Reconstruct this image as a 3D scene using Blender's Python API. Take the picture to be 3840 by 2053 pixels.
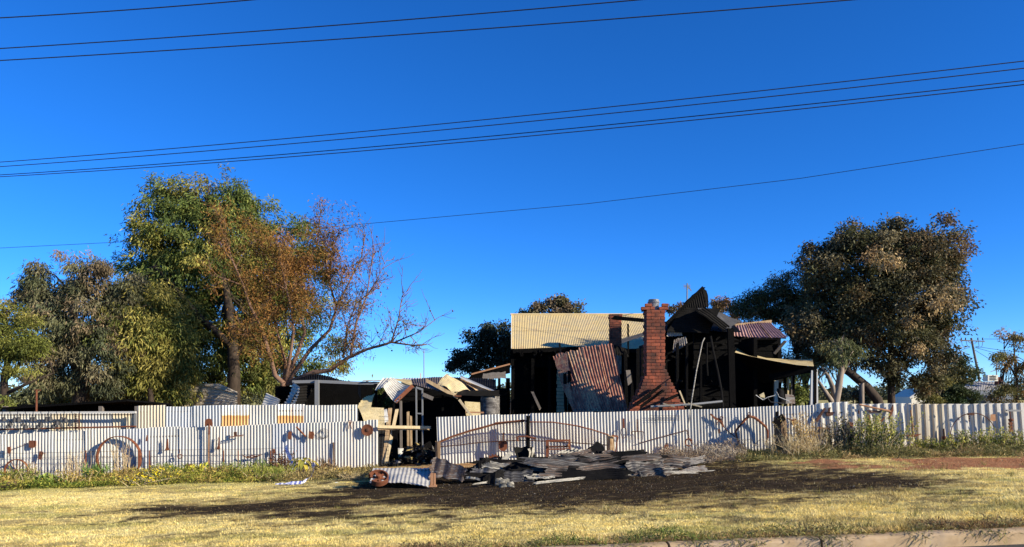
import bpy, math, random
import numpy as np
from mathutils import Vector
from math import sin, cos, pi, radians

for o in list(bpy.data.objects): bpy.data.objects.remove(o)
S = bpy.context.scene
C = S.collection
random.seed(7); RNG = np.random.default_rng(7)

# ------------------------------------------------------------------ camera, sky, sun
W, H, F, YH = 3840.0, 2053.0, 2770.0, 1474.0      # photo size, focal length in photo pixels, horizon row
EYE = 1.6
cam = bpy.data.cameras.new('camera'); co = bpy.data.objects.new('camera', cam); C.objects.link(co)
cam.sensor_width = 36; cam.lens = 36 * F / W; cam.clip_start = .05; cam.clip_end = 3000
cam.shift_y = (YH - H / 2) / W                     # the photograph is a crop of a level picture
co.location = (0, 0, EYE); co.rotation_euler = (radians(90), 0, 0)
S.camera = co
SUN_AZ, SUN_EL = radians(64), radians(21)          # azimuth to the right of straight behind the camera
sund = Vector((sin(SUN_AZ) * cos(SUN_EL), -cos(SUN_AZ) * cos(SUN_EL), sin(SUN_EL)))
wd = bpy.data.worlds.new('World'); S.world = wd; wd.use_nodes = True
nt = wd.node_tree; nt.nodes.clear()
sky = nt.nodes.new('ShaderNodeTexSky'); sky.sky_type = 'NISHITA'; sky.sun_disc = False
sky.sun_elevation = SUN_EL; sky.sun_rotation = math.atan2(sund.x, sund.y)
sky.air_density = 1.0; sky.dust_density = 0.0; sky.ozone_density = 8.0; sky.altitude = 3500
hs = nt.nodes.new('ShaderNodeHueSaturation'); hs.inputs['Saturation'].default_value = 1.12; hs.inputs['Hue'].default_value = .506
bg = nt.nodes.new('ShaderNodeBackground'); bg.inputs['Strength'].default_value = .125
wo = nt.nodes.new('ShaderNodeOutputWorld')
nt.links.new(sky.outputs[0], hs.inputs['Color']); nt.links.new(hs.outputs[0], bg.inputs['Color']); nt.links.new(bg.outputs[0], wo.inputs['Surface'])
sl = bpy.data.lights.new('sun', 'SUN'); so = bpy.data.objects.new('sun', sl); C.objects.link(so)
sl.energy = 5.0; sl.angle = radians(.5); sl.color = (1, .90, .73)
so.rotation_euler = (-sund).to_track_quat('-Z', 'Y').to_euler(); so.location = (20, -20, 20)
vs = S.view_settings; vs.view_transform = 'Standard'; vs.look = 'None'; vs.gamma = 1; vs.use_curve_mapping = False
vs.exposure = .9
S.render.engine = 'CYCLES'

# ------------------------------------------------------------------ helpers
def P(px, py, d): return Vector(((px - W / 2) * d / F, d, EYE + (YH - py) * d / F))

def _hash(ix, iy, s):
    n = (ix * 374761393 + iy * 668265263 + s * 1442695041) & 0x7fffffff
    n = ((n ^ (n >> 13)) * 1274126177) & 0x7fffffff
    return ((n ^ (n >> 16)) & 0xffff) / 65535.0
def vnoise(x, y, s=0):
    x = np.asarray(x, float); y = np.asarray(y, float)
    ix = np.floor(x).astype(np.int64); iy = np.floor(y).astype(np.int64)
    fx = x - ix; fy = y - iy; fx = fx * fx * (3 - 2 * fx); fy = fy * fy * (3 - 2 * fy)
    a = _hash(ix, iy, s); b = _hash(ix + 1, iy, s); c = _hash(ix, iy + 1, s); d = _hash(ix + 1, iy + 1, s)
    return (a * (1 - fx) + b * fx) * (1 - fy) + (c * (1 - fx) + d * fx) * fy
def fbm(x, y, s=0, o=4):
    t = 0; a = .5; n = 0
    for k in range(o):
        t = t + a * vnoise(x * 2 ** k, y * 2 ** k, s + k); n += a; a *= .5
    return t / n
def sstep(a, b, x): t = np.clip((x - a) / (b - a), 0, 1); return t * t * (3 - 2 * t)

def gz(x, y):                                       # ground height: the street falls gently to the left
    b = np.interp(x, [-400, -40, -13, -2, 6.4, 12, 40, 400], [-1.2, -1.1, -.54, -.15, .2, .28, .45, .5])
    return b + .1 * np.clip((14 - np.asarray(y, float)) / 6.7, 0, 1)

def wloc(o):
    v = Vector((0, 0, 0))
    while o: v += o.location; o = o.parent
    return v
def tag(o, label=None, cat=None, group=None, kind=None):
    if label: o['label'] = label
    if cat: o['category'] = cat
    if group: o['group'] = group
    if kind: o['kind'] = kind
    return o
def thing(name, loc, label, cat, group=None):
    o = bpy.data.objects.new(name, None); C.objects.link(o); o.location = loc; o.empty_display_size = .1
    return tag(o, label, cat, group)
def link(name, me, parent=None, loc=None):
    o = bpy.data.objects.new(name, me); C.objects.link(o)
    if parent: o.parent = parent
    if loc is not None: o.location = loc
    return o

class MB:
    def __init__(s): s.v = []; s.f = []
    def add(s, vs_, fs):
        b = len(s.v); s.v += [tuple(q) for q in vs_]; s.f += [tuple(i + b for i in f) for f in fs]; return s
    def hexa(s, q):                                 # 8 corners: bottom 4, top 4
        return s.add(q, [(3, 2, 1, 0), (4, 5, 6, 7), (0, 1, 5, 4), (1, 2, 6, 5), (2, 3, 7, 6), (3, 0, 4, 7)])
    def box(s, c, sz):
        x, y, z = c; a, b, h = sz[0] / 2, sz[1] / 2, sz[2] / 2
        return s.hexa([(x - a, y - b, z - h), (x + a, y - b, z - h), (x + a, y + b, z - h), (x - a, y + b, z - h),
                       (x - a, y - b, z + h), (x + a, y - b, z + h), (x + a, y + b, z + h), (x - a, y + b, z + h)])
    def bar(s, a, b, w, h, up=(0, -1, 0), jag=0):   # rectangular bar from a to b
        a = Vector(a); b = Vector(b); d = (b - a).normalized(); u = Vector(up)
        r = d.cross(u)
        if r.length < 1e-4: r = d.cross(Vector((1, 0, 0)))
        r.normalize(); u = r.cross(d).normalized()
        def c(p): return [p + r * (-w / 2) + u * (-h / 2), p + r * (w / 2) + u * (-h / 2), p + r * (w / 2) + u * (h / 2), p + r * (-w / 2) + u * (h / 2)]
        q0, q1 = c(a), c(b)
        if jag: q1 = [q + d * random.uniform(-jag, jag) for q in q1]; q0 = [q + d * random.uniform(-jag, jag) for q in q0]
        return s.hexa(q0 + q1)
    def tube(s, pts, r, n=6, cap=True):
        pts = [Vector(p) for p in pts]; m = len(pts)
        rs = r if isinstance(r, (list, tuple)) else [r] * m
        base = len(s.v); ref = None
        for i, p in enumerate(pts):
            d = (pts[min(i + 1, m - 1)] - pts[max(i - 1, 0)])
            d = d.normalized() if d.length > 1e-9 else Vector((0, 0, 1))
            if ref is None:
                ref = d.orthogonal().normalized()
            ref = (ref - d * ref.dot(d))
            ref = ref.normalized() if ref.length > 1e-6 else d.orthogonal().normalized()
            bn = d.cross(ref)
            for k in range(n):
                a = 2 * pi * k / n; s.v.append(tuple(p + (ref * cos(a) + bn * sin(a)) * rs[i]))
        for i in range(m - 1):
            for k in range(n):
                a = base + i * n + k; b = base + i * n + (k + 1) % n
                s.f.append((a, b, b + n, a + n))
        if cap and n > 3:
            s.f.append(tuple(base + k for k in range(n))[::-1]); s.f.append(tuple(base + (m - 1) * n + k for k in range(n)))
        return s
    def ring(s, c, R, r, n=36, m=6, ax=(0, 1, 0), arc=(0, 2 * pi), band=None):
        c = Vector(c); ax = Vector(ax).normalized(); e1 = ax.cross(Vector((0, 0, 1)))
        e1 = e1.normalized() if e1.length > 1e-5 else Vector((1, 0, 0)); e2 = e1.cross(ax)
        full = abs(arc[1] - arc[0]) > 6.28; b0 = len(s.v); N = n if full else n + 1
        for i in range(N):
            a = arc[0] + (arc[1] - arc[0]) * i / n; d = e1 * cos(a) + e2 * sin(a)
            if band:
                for (q, w) in ((-r, -band), (r, -band), (r, band), (-r, band)): s.v.append(tuple(c + d * (R + q) + ax * w))
            else:
                for k in range(m):
                    t = 2 * pi * k / m; s.v.append(tuple(c + d * (R + r * cos(t)) + ax * (r * sin(t))))
        M = 4 if band else m
        for i in range(n):
            for k in range(M):
                a = b0 + i * M + k; b = b0 + i * M + (k + 1) % M
                a2 = b0 + ((i + 1) % N) * M + k; b2 = b0 + ((i + 1) % N) * M + (k + 1) % M
                s.f.append((a, b, b2, a2))
        return s
    def prism(s, pts, t):                           # outline (world points in a plane facing -Y) given thickness t in +Y
        n = len(pts); b = len(s.v)
        s.v += [tuple(p) for p in pts] + [(p[0], p[1] + t, p[2]) for p in pts]
        s.f.append(tuple(range(b, b + n))); s.f.append(tuple(range(b + 2 * n - 1, b + n - 1, -1)))
        for i in range(n): j = (i + 1) % n; s.f.append((b + i, b + n + i, b + n + j, b + j))
        return s
    def lathe(s, c, prof, n=16, ax='z'):            # prof: (radius, height)
        b = len(s.v)
        for (r, h) in prof:
            for k in range(n):
                a = 2 * pi * k / n
                s.v.append((c[0] + r * cos(a), c[1] + r * sin(a), c[2] + h) if ax == 'z' else (c[0] + r * cos(a), c[1] + h, c[2] + r * sin(a)))
        for i in range(len(prof) - 1):
            for k in range(n): s.f.append((b + i * n + k, b + i * n + (k + 1) % n, b + (i + 1) * n + (k + 1) % n, b + (i + 1) * n + k))
        s.f.append(tuple(b + k for k in range(n))[::-1]); s.f.append(tuple(b + (len(prof) - 1) * n + k for k in range(n)))
        return s
    def build(s, name, m, parent=None, smooth=False, loc=None):
        v = np.array(s.v)
        if parent is not None: off = np.array(wloc(parent))
        else: off = np.array(loc if loc is not None else ((v[:, 0].min() + v[:, 0].max()) / 2, (v[:, 1].min() + v[:, 1].max()) / 2, v[:, 2].min()))
        me = bpy.data.meshes.new(name); me.from_pydata([tuple(q) for q in (v - off)], [], s.f); me.update()
        if smooth: me.polygons.foreach_set('use_smooth', [True] * len(me.polygons))
        me.materials.append(m)
        return link(name, me, parent, None if parent is not None else off)

def np_mesh(name, v, f, m, col=None, parent=None, loc=None, smooth=False):
    v = np.asarray(v, float); f = np.asarray(f)
    off = np.array(wloc(parent)) if parent is not None else np.array(loc if loc is not None else (v[:, 0].mean(), v[:, 1].mean(), v[:, 2].min()))
    me = bpy.data.meshes.new(name); k = f.shape[1]
    me.vertices.add(len(v)); me.vertices.foreach_set('co', (v - off).astype(np.float32).ravel())
    me.loops.add(f.size); me.loops.foreach_set('vertex_index', f.astype(np.int32).ravel())
    me.polygons.add(len(f)); me.polygons.foreach_set('loop_start', np.arange(0, f.size, k, dtype=np.int32))
    me.polygons.foreach_set('loop_total', np.full(len(f), k, np.int32))
    if smooth: me.polygons.foreach_set('use_smooth', np.ones(len(f), bool))
    if col is not None:
        a = me.color_attributes.new('Col', 'FLOAT_COLOR', 'POINT')
        c4 = np.ones((len(v), 4), np.float32); c4[:, :3] = col; a.data.foreach_set('color', c4.ravel())
    me.update(calc_edges=True); me.validate(); me.materials.append(m)
    return link(name, me, parent, None if parent is not None else off)

# ------------------------------------------------------------------ materials
class NT:
    def __init__(s, name):
        s.m = bpy.data.materials.new(name); s.m.use_nodes = True; s.t = s.m.node_tree
        s.b = s.t.nodes['Principled BSDF']; s.out = s.t.nodes['Material Output']
    def n(s, t, **k):
        q = s.t.nodes.new(t)
        for a, b in k.items(): setattr(q, a, b)
        return q
    def l(s, a, b): s.t.links.new(a, b)
    def coord(s, scale=(1, 1, 1), kind='Object'):
        tc = s.n('ShaderNodeTexCoord'); mp = s.n('ShaderNodeMapping'); mp.inputs['Scale'].default_value = scale
        if kind == 'World': g = s.n('ShaderNodeNewGeometry'); s.l(g.outputs['Position'], mp.inputs['Vector'])
        else: s.l(tc.outputs[kind], mp.inputs['Vector'])
        return mp.outputs['Vector']
    def noise(s, vec, scale=5, detail=5, rough=.6):
        q = s.n('ShaderNodeTexNoise'); q.inputs['Scale'].default_value = scale; q.inputs['Detail'].default_value = detail; q.inputs['Roughness'].default_value = rough
        s.l(vec, q.inputs['Vector']); return q.outputs['Fac']
    def ramp(s, fac, stops, interp='LINEAR'):
        q = s.n('ShaderNodeValToRGB'); e = q.color_ramp.elements; q.color_ramp.interpolation = interp
        while len(e) < len(stops): e.new(.5)
        for i, (p, c) in enumerate(stops):
            e[i].position = p; e[i].color = (c, c, c, 1) if not isinstance(c, (tuple, list)) else (*c, 1)
        s.l(fac, q.inputs['Fac']); return q.outputs['Color']
    def mix(s, fac, a, b, mode='MIX'):
        q = s.n('ShaderNodeMixRGB', blend_type=mode)
        for i, x in ((0, fac), (1, a), (2, b)):
            if isinstance(x, (int, float)): q.inputs[i].default_value = x if i == 0 else (x, x, x, 1)
            elif isinstance(x, tuple): q.inputs[i].default_value = (*x, 1)
            else: s.l(x, q.inputs[i])
        return q.outputs[0]
    def rand(s): return s.n('ShaderNodeObjectInfo').outputs['Random']
    def bump(s, h, strength=.3, dist=.01):
        q = s.n('ShaderNodeBump'); q.inputs['Strength'].default_value = strength; q.inputs['Distance'].default_value = dist
        s.l(h, q.inputs['Height']); s.l(q.outputs[0], s.b.inputs['Normal'])
    def fin(s, col, rough=.7, metal=0, spec=.5):
        if isinstance(col, tuple): s.b.inputs['Base Color'].default_value = (*col, 1)
        else: s.l(col, s.b.inputs['Base Color'])
        if isinstance(rough, (int, float)): s.b.inputs['Roughness'].default_value = rough
        else: s.l(rough, s.b.inputs['Roughness'])
        s.b.inputs['Metallic'].default_value = metal; s.b.inputs['Specular IOR Level'].default_value = spec
        return s.m

M = {}
def iron_mat(name, tints, streak=.35, rust=.0, rough=.5, rcol=(.28, .1, .03)):
    q = NT(name); v = q.coord((9, 9, .7), 'World'); st = q.noise(v, 1.6, 6, .65); r = q.rand()
    base = q.ramp(r, [(i / max(1, len(tints) - 1), t) for i, t in enumerate(tints)])
    c = q.mix(q.ramp(st, [(.35, 0.), (.75, streak)]), base, (.30, .28, .24))
    sp = q.noise(q.coord((1, 1, 1), 'World'), 2.2, 8, .75)
    c = q.mix(q.ramp(sp, [(.62 - rust * .3, 0.), (.74 - rust * .3, .25 + rust)]), c, rcol)
    ru = q.noise(q.coord((16, 16, .55), 'World'), 1.3, 4, .55); c = q.mix(q.ramp(ru, [(.63, 0.), (.72, .55)]), c, (.3, .17, .08))
    dk = q.noise(q.coord((2.2, 2.2, 1.2), 'World'), 1.0, 6, .7); c = q.mix(q.ramp(dk, [(.45, 0.), (.75, .5)]), c, (.27, .26, .23))
    sm = q.noise(q.coord((1, 1, 1), 'World'), 30, 4, .7)
    c = q.mix(q.ramp(sm, [(.66, 0.), (.74, .5)]), c, (.25, .2, .15))
    q.bump(q.noise(q.coord((1, 1, .3), 'World'), 8, 3), .15, .01)
    return q.fin(c, rough)
M['fence'] = iron_mat('white_corrugated_iron', [(.42, .41, .37), (.55, .525, .45), (.47, .46, .42), (.56, .53, .45), (.5, .475, .41)], .45, .03)
M['fence_r'] = iron_mat('white_ribbed_iron', [(.55, .52, .45), (.6, .565, .48), (.5, .475, .41)], .6, .05)
M['fence_cream'] = iron_mat('cream_corrugated_iron', [(.55, .46, .3), (.52, .45, .33)], .4, .08)
M['fence_grey'] = iron_mat('galvanised_corrugated_iron', [(.42, .44, .45), (.38, .40, .41)], .3, .03)
def band_mat():
    q = NT('rust_banded_iron'); g = q.n('ShaderNodeNewGeometry'); sx = q.n('ShaderNodeSeparateXYZ'); q.l(g.outputs['Position'], sx.inputs[0])
    nz = q.noise(q.coord((2, 2, 1), 'World'), 3, 5); a = q.n('ShaderNodeMath', operation='MULTIPLY_ADD'); q.l(nz, a.inputs[0]); a.inputs[1].default_value = .08; q.l(sx.outputs[2], a.inputs[2])
    mr = q.n('ShaderNodeMapRange'); q.l(a.outputs[0], mr.inputs[0]); mr.inputs[1].default_value = .7; mr.inputs[2].default_value = 1.3
    c = q.ramp(mr.outputs[0], [(.12, (.62, .36, .13)), (.38, (.6, .32, .1)), (.62, (.58, .27, .07)), (.66, (.66, .6, .45)), (1, (.66, .64, .57))])
    st = q.noise(q.coord((9, 9, .5), 'World'), 2, 4); c = q.mix(q.ramp(st, [(.55, 0.), (.7, .6)]), c, (.42, .13, .03))
    return q.fin(c, .55)
M['fence_band'] = band_mat()
def rust_mat(name, a, b, c_):
    q = NT(name); v = q.coord((1, 1, 1), 'World'); n = q.noise(v, 14, 8, .7)
    c = q.ramp(n, [(.25, a), (.5, b), (.75, c_)]); r = q.rand(); c = q.mix(q.ramp(r, [(0, 0.), (1, .45)]), c, (.09, .035, .018))
    q.bump(q.noise(v, 60, 4), .5, .004); return q.fin(c, .85, 0, .25)
M['rust'] = rust_mat('rusted_iron', (.07, .024, .013), (.16, .05, .022), (.26, .10, .04))
M['rust_dark'] = rust_mat('dark_rusted_iron', (.03, .015, .01), (.07, .03, .018), (.13, .05, .025))
M['rust_pale'] = rust_mat('pale_rusted_iron', (.3, .13, .06), (.42, .22, .11), (.5, .3, .17))
def char_mat(name, lo, hi, crack=7.):
    q = NT(name); v = q.coord((1, 1, 2.2), 'World'); vo = q.n('ShaderNodeTexVoronoi', feature='DISTANCE_TO_EDGE'); vo.inputs['Scale'].default_value = crack * 3
    q.l(v, vo.inputs['Vector']); n = q.noise(q.coord((1, 1, 1), 'World'), 5, 6, .7)
    c = q.ramp(n, [(.3, lo), (.6, tuple(x * 1.6 for x in lo)), (.8, hi)])
    q.bump(q.ramp(vo.outputs['Distance'], [(0, 0.), (.12, 1.)]) if crack > 3 else n, .9, .02); return q.fin(c, .8, 0, .06)
M['char'] = char_mat('charred_timber', (.0028, .0026, .0025), (.011, .0105, .010))
M['char_iron'] = char_mat('blackened_iron', (.006, .0055, .005), (.026, .021, .018), 2.)
def burnt_iron(name, stops, sc=(1.2, 5, 5), k='Object'):
    q = NT(name); v = q.coord(sc, k); n = q.noise(v, 1.5, 9, .72); r = q.rand()
    ad = q.n('ShaderNodeMath', operation='MULTIPLY_ADD'); q.l(r, ad.inputs[0]); ad.inputs[1].default_value = .22; q.l(n, ad.inputs[2])
    c = q.ramp(ad.outputs[0], stops)
    sp = q.noise(q.coord((1, 1, 1), 'World'), 40, 5, .8); c = q.mix(q.ramp(sp, [(.45, 0.), (.7, .6)]), c, (.035, .03, .027))
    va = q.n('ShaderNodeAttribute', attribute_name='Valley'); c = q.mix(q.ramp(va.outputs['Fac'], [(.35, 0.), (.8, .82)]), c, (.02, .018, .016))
    q.bump(sp, .5, .006); return q.fin(c, .75, 0, .3)
M['ash_iron'] = burnt_iron('ash_coated_iron', [(.34, (.018, .016, .015)), (.47, (.085, .076, .067)), (.59, (.22, .205, .18)), (.68, (.12, .07, .042)), (.76, (.06, .052, .046)), (.9, (.32, .30, .27))], (1.4, 9, 9))
M['ash_pale'] = burnt_iron('pale_ash_iron', [(.34, (.05, .046, .04)), (.48, (.22, .205, .17)), (.62, (.42, .39, .31)), (.74, (.16, .14, .115)), (.9, (.5, .46, .38))], (1.4, 9, 9))
M['red_iron'] = burnt_iron('scorched_red_iron', [(.34, (.035, .022, .02)), (.47, (.2, .07, .045)), (.6, (.31, .13, .085)), (.7, (.45, .3, .17)), (.78, (.16, .05, .035)), (.9, (.05, .03, .026))], (7, 7, 1.1))
M['dark_roof'] = burnt_iron('sooty_roof_iron', [(.3, (.012, .012, .013)), (.55, (.04, .04, .042)), (.75, (.10, .095, .09)), (.9, (.05, .03, .025))], (2, 2, 1.1))
M['red_roof'] = burnt_iron('scorched_maroon_roof', [(.3, (.09, .05, .05)), (.5, (.3, .15, .13)), (.65, (.48, .28, .22)), (.85, (.3, .2, .18))], (2, 2, 1.1))
M['cream_sheet'] = burnt_iron('cream_scorched_sheet', [(.3, (.09, .06, .03)), (.42, (.4, .29, .12)), (.55, (.58, .46, .22)), (.75, (.6, .49, .27)), (.9, (.3, .17, .07))], (2, 2, 2))
M['white_sheet'] = burnt_iron('white_blistered_sheet', [(.33, (.07, .06, .05)), (.45, (.42, .39, .33)), (.65, (.58, .55, .47)), (.8, (.4, .36, .3)), (.92, (.35, .17, .09))], (3, 3, 3))
M['roof_cream'] = iron_mat('cream_roof_iron', [(.62, .46, .18), (.55, .42, .18), (.64, .48, .21)], .35, .2, .6, (.33, .12, .05))
M['shed_wall'] = iron_mat('tan_shed_iron', [(.55, .44, .29), (.5, .42, .3)], .4, .16, .7)
M['grey_roof'] = iron_mat('grey_roof_iron', [(.26, .24, .22), (.22, .21, .195)], .4, .25, .8)
M['steel'] = NT('painted_steel'); M['steel'] = M['steel'].fin((.17, .17, .165), .5)
M['pale_metal'] = NT('pale_metal').fin((.47, .455, .41), .55)
M['wire'] = NT('dark_wire').fin((.03, .028, .026), .6)
M['cable'] = NT('power_cable').fin((.012, .014, .02), .6)
M['chalk'] = NT('white_paper').fin((.75, .74, .74), .8)
def brick_mat():
    q = NT('red_brick'); r = q.rand(); v = q.coord((1, 1, 1), 'World'); n = q.noise(v, 9, 7, .7)
    c = q.ramp(r, [(0, (.19, .05, .027)), (.3, (.26, .07, .036)), (.6, (.31, .086, .044)), (.85, (.21, .06, .032)), (1, (.1, .04, .026))])
    c = q.mix(q.ramp(n, [(.45, 0.), (.72, .75)]), c, (.05, .03, .022))
    s2 = q.noise(v, 1.6, 4, .6); c = q.mix(q.ramp(s2, [(.45, 0.), (.6, .72)]), c, (.035, .025, .02))
    q.bump(q.noise(v, 70, 4), .6, .006); return q.fin(c, .9, 0, .2)
M['brick'] = brick_mat()
M['mortar'] = NT('sooty_mortar'); _v = M['mortar']; M['mortar'] = _v.fin(_v.ramp(_v.noise(_v.coord((1, 1, 1), 'World'), 12, 5), [(.3, (.1, .065, .045)), (.7, (.3, .2, .14))]), .95, 0, .1)
def wood_mat(name, a, b, sc=(30, 30, 2)):
    q = NT(name); n = q.noise(q.coord(sc), 1.5, 8, .7); c = q.ramp(n, [(.3, a), (.7, b)]); q.bump(n, .5, .01); return q.fin(c, .85, 0, .2)
M['bark'] = wood_mat('rough_bark', (.022, .016, .011), (.065, .046, .032), (6, 6, 2))
M['bark_red'] = wood_mat('reddish_bark', (.10, .055, .035), (.22, .13, .085), (6, 6, 2))
M['bark_pale'] = wood_mat('pale_bark', (.13, .095, .065), (.32, .26, .195), (3, 3, 1))
M['post'] = wood_mat('weathered_post', (.05, .032, .018), (.2, .13, .075))
M['timber'] = wood_mat('raw_timber', (.42, .31, .16), (.62, .5, .3))
M['timber_scorch'] = wood_mat('scorched_timber', (.2, .09, .03), (.55, .42, .24), (5, 5, 2))
M['timber_grey'] = wood_mat('grey_timber', (.1, .085, .07), (.2, .17, .14))
M['handle'] = wood_mat('tool_handle', (.2, .1, .05), (.34, .2, .1))
M['board_cream'] = wood_mat('cream_weatherboard', (.4, .28, .13), (.6, .46, .26), (3, 3, 20))
M['wall_cream'] = NT('cream_paint').fin((.62, .58, .46), .8)
M['wall_slate'] = NT('blue_grey_paint').fin((.14, .16, .19), .8)
q_ = NT('concrete_kerb'); _n = q_.noise(q_.coord((1, 1, 1), 'World'), 6, 8, .7); _c = q_.ramp(_n, [(.3, (.30, .205, .11)), (.55, (.44, .31, .17)), (.8, (.5, .38, .24))])
_c = q_.mix(q_.ramp(q_.noise(q_.coord((1, 1, 1), 'World'), 1.1, 5), [(.5, 0.), (.62, .5)]), _c, (.26, .22, .18)); q_.bump(q_.noise(q_.coord((1, 1, 1), 'World'), 80, 3), .4, .004); M['kerb'] = q_.fin(_c, .9, 0, .2)
q_ = NT('asphalt'); _n = q_.noise(q_.coord((1, 1, 1), 'World'), 120, 3); M['asphalt'] = q_.fin(q_.ramp(_n, [(.35, (.03, .03, .03)), (.7, (.09, .085, .08))]), .9, 0, .2)
def vcol_mat(name, trans=.25, rough=.6, spec=.3, fine=False):
    q = NT(name); at = q.n('ShaderNodeVertexColor', layer_name='Col'); c = at.outputs['Color']
    if fine:
        n = q.noise(q.coord((1, 1, 1), 'World'), 35, 6, .75); c = q.mix(1., c, q.ramp(n, [(.25, .35), (.5, .9), (.75, 1.5)]), 'MULTIPLY')
        q.bump(n, .8, .03)
    q.fin(c, rough, 0, spec)
    if trans:
        tr = q.n('ShaderNodeBsdfTranslucent'); q.l(c, tr.inputs['Color']); mx = q.n('ShaderNodeMixShader'); mx.inputs[0].default_value = trans
        q.l(q.b.outputs[0], mx.inputs[1]); q.l(tr.outputs[0], mx.inputs[2]); q.l(mx.outputs[0], q.out.inputs['Surface'])
    return q.m
M['leaf'] = vcol_mat('leaves', .22, .6, .14); M['grass'] = vcol_mat('grass_blades', .3, .7, .15); M['ground'] = vcol_mat('verge_soil', 0, .95, .05, True)
q_ = NT('checkered_tape'); tc_ = q_.n('ShaderNodeTexCoord'); ck = q_.n('ShaderNodeTexChecker'); ck.inputs['Scale'].default_value = 22
ck.inputs['Color1'].default_value = (.75, .75, .78, 1); ck.inputs['Color2'].default_value = (.12, .15, .42, 1); q_.l(tc_.outputs['Object'], ck.inputs['Vector']); M['tape'] = q_.fin(ck.outputs['Color'], .4)

# ------------------------------------------------------------------ ground, kerb, road
def fire_field(x, y):
    f = 1 - np.sqrt(((x - 1.2) / 6.6) ** 2 + ((y - 13.2) / 4.5) ** 2)
    f = np.maximum(f, .55 * (1 - np.sqrt(((x + 3.4) / 4.8) ** 2 + ((y - 11.6) / 2.1) ** 2)))
    f = np.maximum(f, .6 * (1 - np.sqrt(((x - 5.2) / 3.2) ** 2 + ((y - 11.8) / 2.5) ** 2)))
    return np.maximum(f, .26 * (1 - np.sqrt(((x - .3) / 7.5) ** 2 + ((y - 10.1) / 1.9) ** 2)))
def burn(x, y):                                     # soot left by the fire, 0..1
    f = fire_field(x, y); cov = sstep(-.05, .85, f)
    n = .56 * fbm(x * 1.2 + 40, y * 2.2 + 40, 3, 5) + .44 * fbm(x * 6 + 9, y * 11 + 5, 11, 3); n = np.clip((n - .34) / .32, 0, 1)
    b = sstep(-.28, .3, cov * 1.45 - n); yard = sstep(17.6, 18.6, y) * sstep(-7, -4, x) * sstep(14, 11, x)
    return np.clip(np.maximum(b * sstep(0., .06, f), yard), 0, 1)
def scorch(x, y):                                   # singed brown grass round the soot
    return sstep(.08, .4, fire_field(x, y) + (fbm(x * 3 + 3, y * 6, 17, 4) - .5) * .5) * .72
def soil(x, y):                                     # bare red earth on the right, and in the bed along the fence
    n = fbm(x * .8 + 3, y * 1.8, 21, 5) - .5; n2 = fbm(x * 4, y * 7, 23, 3) - .5
    r = np.sqrt(((x - 9.2) / 3.6) ** 2 + ((y - 14.1) / 1.35) ** 2); a = sstep(1.05, .75, r + n * 2.4 + n2 * 1.2)
    k = sstep(8.15, 7.6, y + n * .9) * sstep(-.1, .2, n + .1) * .8
    bed = sstep(15.7, 16.5, y + n * 1.5) * .9 * sstep(-.6, .3, n + .1)
    return np.clip(np.maximum(np.maximum(a, k), bed), 0, 1)
def verge_col(x, y):
    n = fbm(x * 1.1, y * 2.6, 31, 5); n2 = fbm(x * 5, y * 9, 37, 3); g = fbm(x * .5 + 7, y * 1.6, 41, 4)
    straw = np.array([.74, .575, .175]); pale = np.array([.86, .73, .32]); green = np.array([.24, .25, .06]); dk = np.array([.17, .11, .04])
    c = straw[None] + (pale - straw)[None] * np.clip(n2 * 1.6 - .3, 0, 1)[:, None]
    gm = sstep(.55, .7, g) * .5 + sstep(14.2, 15.6, y) * .5 * sstep(-2, -5, x) + sstep(8.2, 7.5, y) * sstep(.42, .6, n) * .8
    c = c + (green[None] - c) * np.clip(gm, 0, .95)[:, None]
    c = c + (dk[None] - c) * (sstep(.54, .64, .55 * n + .45 * n2) * .6)[:, None]
    s_ = soil(x, y); far = sstep(19, 26, y) * .6; c = c + (np.array([.16, .15, .06])[None] - c) * far[:, None]; red = np.array([.36, .155, .075]); s_ = s_ * sstep(30, 22, y); c = c + (red[None] - c) * (s_ * .95)[:, None]
    sc = scorch(x, y); c = c + (np.array([.17, .105, .045])[None] - c) * sc[:, None]
    b = burn(x, y); bl = np.array([.030, .020, .012])[None] * (.35 + 2.2 * n2[:, None] ** 2); c = c + (bl - c) * (b * .97)[:, None]
    return c
xs = np.concatenate([[-500, -250, -120, -60, -35, -24], np.arange(-17, 17.01, .06), [24, 35, 60, 120, 250, 500]])
ys = np.concatenate([np.arange(7.42, 19.5, .05), [20.5, 22, 25, 30, 40, 60, 100, 180, 350, 700]])
X, Y = np.meshgrid(xs, ys); X = X.ravel(); Y = Y.ravel()
Z = gz(X, Y) + (fbm(X * 1.2, Y * 1.2, 51, 4) - .5) * .06 * sstep(7.45, 8, Y) + (fbm(X * 9, Y * 9, 57, 2) - .5) * .025 * sstep(7.45, 7.8, Y) - .35 * sstep(25, 60, Y)
Z = Z - .10 * sstep(15.5, 13.8, Y) * sstep(7, 9, X) * sstep(11, 13, Y) * 0
nx, ny = len(xs), len(ys); ii = np.arange(nx * ny).reshape(ny, nx)
fq = np.stack([ii[:-1, :-1].ravel(), ii[:-1, 1:].ravel(), ii[1:, 1:].ravel(), ii[1:, :-1].ravel()], 1)
gr = np_mesh('ground', np.stack([X, Y, Z], 1), fq, M['ground'], verge_col(X, Y), loc=(0, 12, 0), smooth=True); tag(gr, 'dry mown grass verge scorched black before the fence', 'ground', kind='structure')
rm = MB(); kx = list(np.linspace(-120, -14, 6)) + list(np.linspace(-12, 14, 14)) + [40, 120]
for a, b in zip(kx[:-1], kx[1:]):
    za, zb = float(gz(a, 7)) - .13, float(gz(b, 7)) - .13
    rm.add([(a, -9, za), (b, -9, zb), (b, 7.32, zb), (a, 7.32, za)], [(0, 1, 2, 3)])
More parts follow.
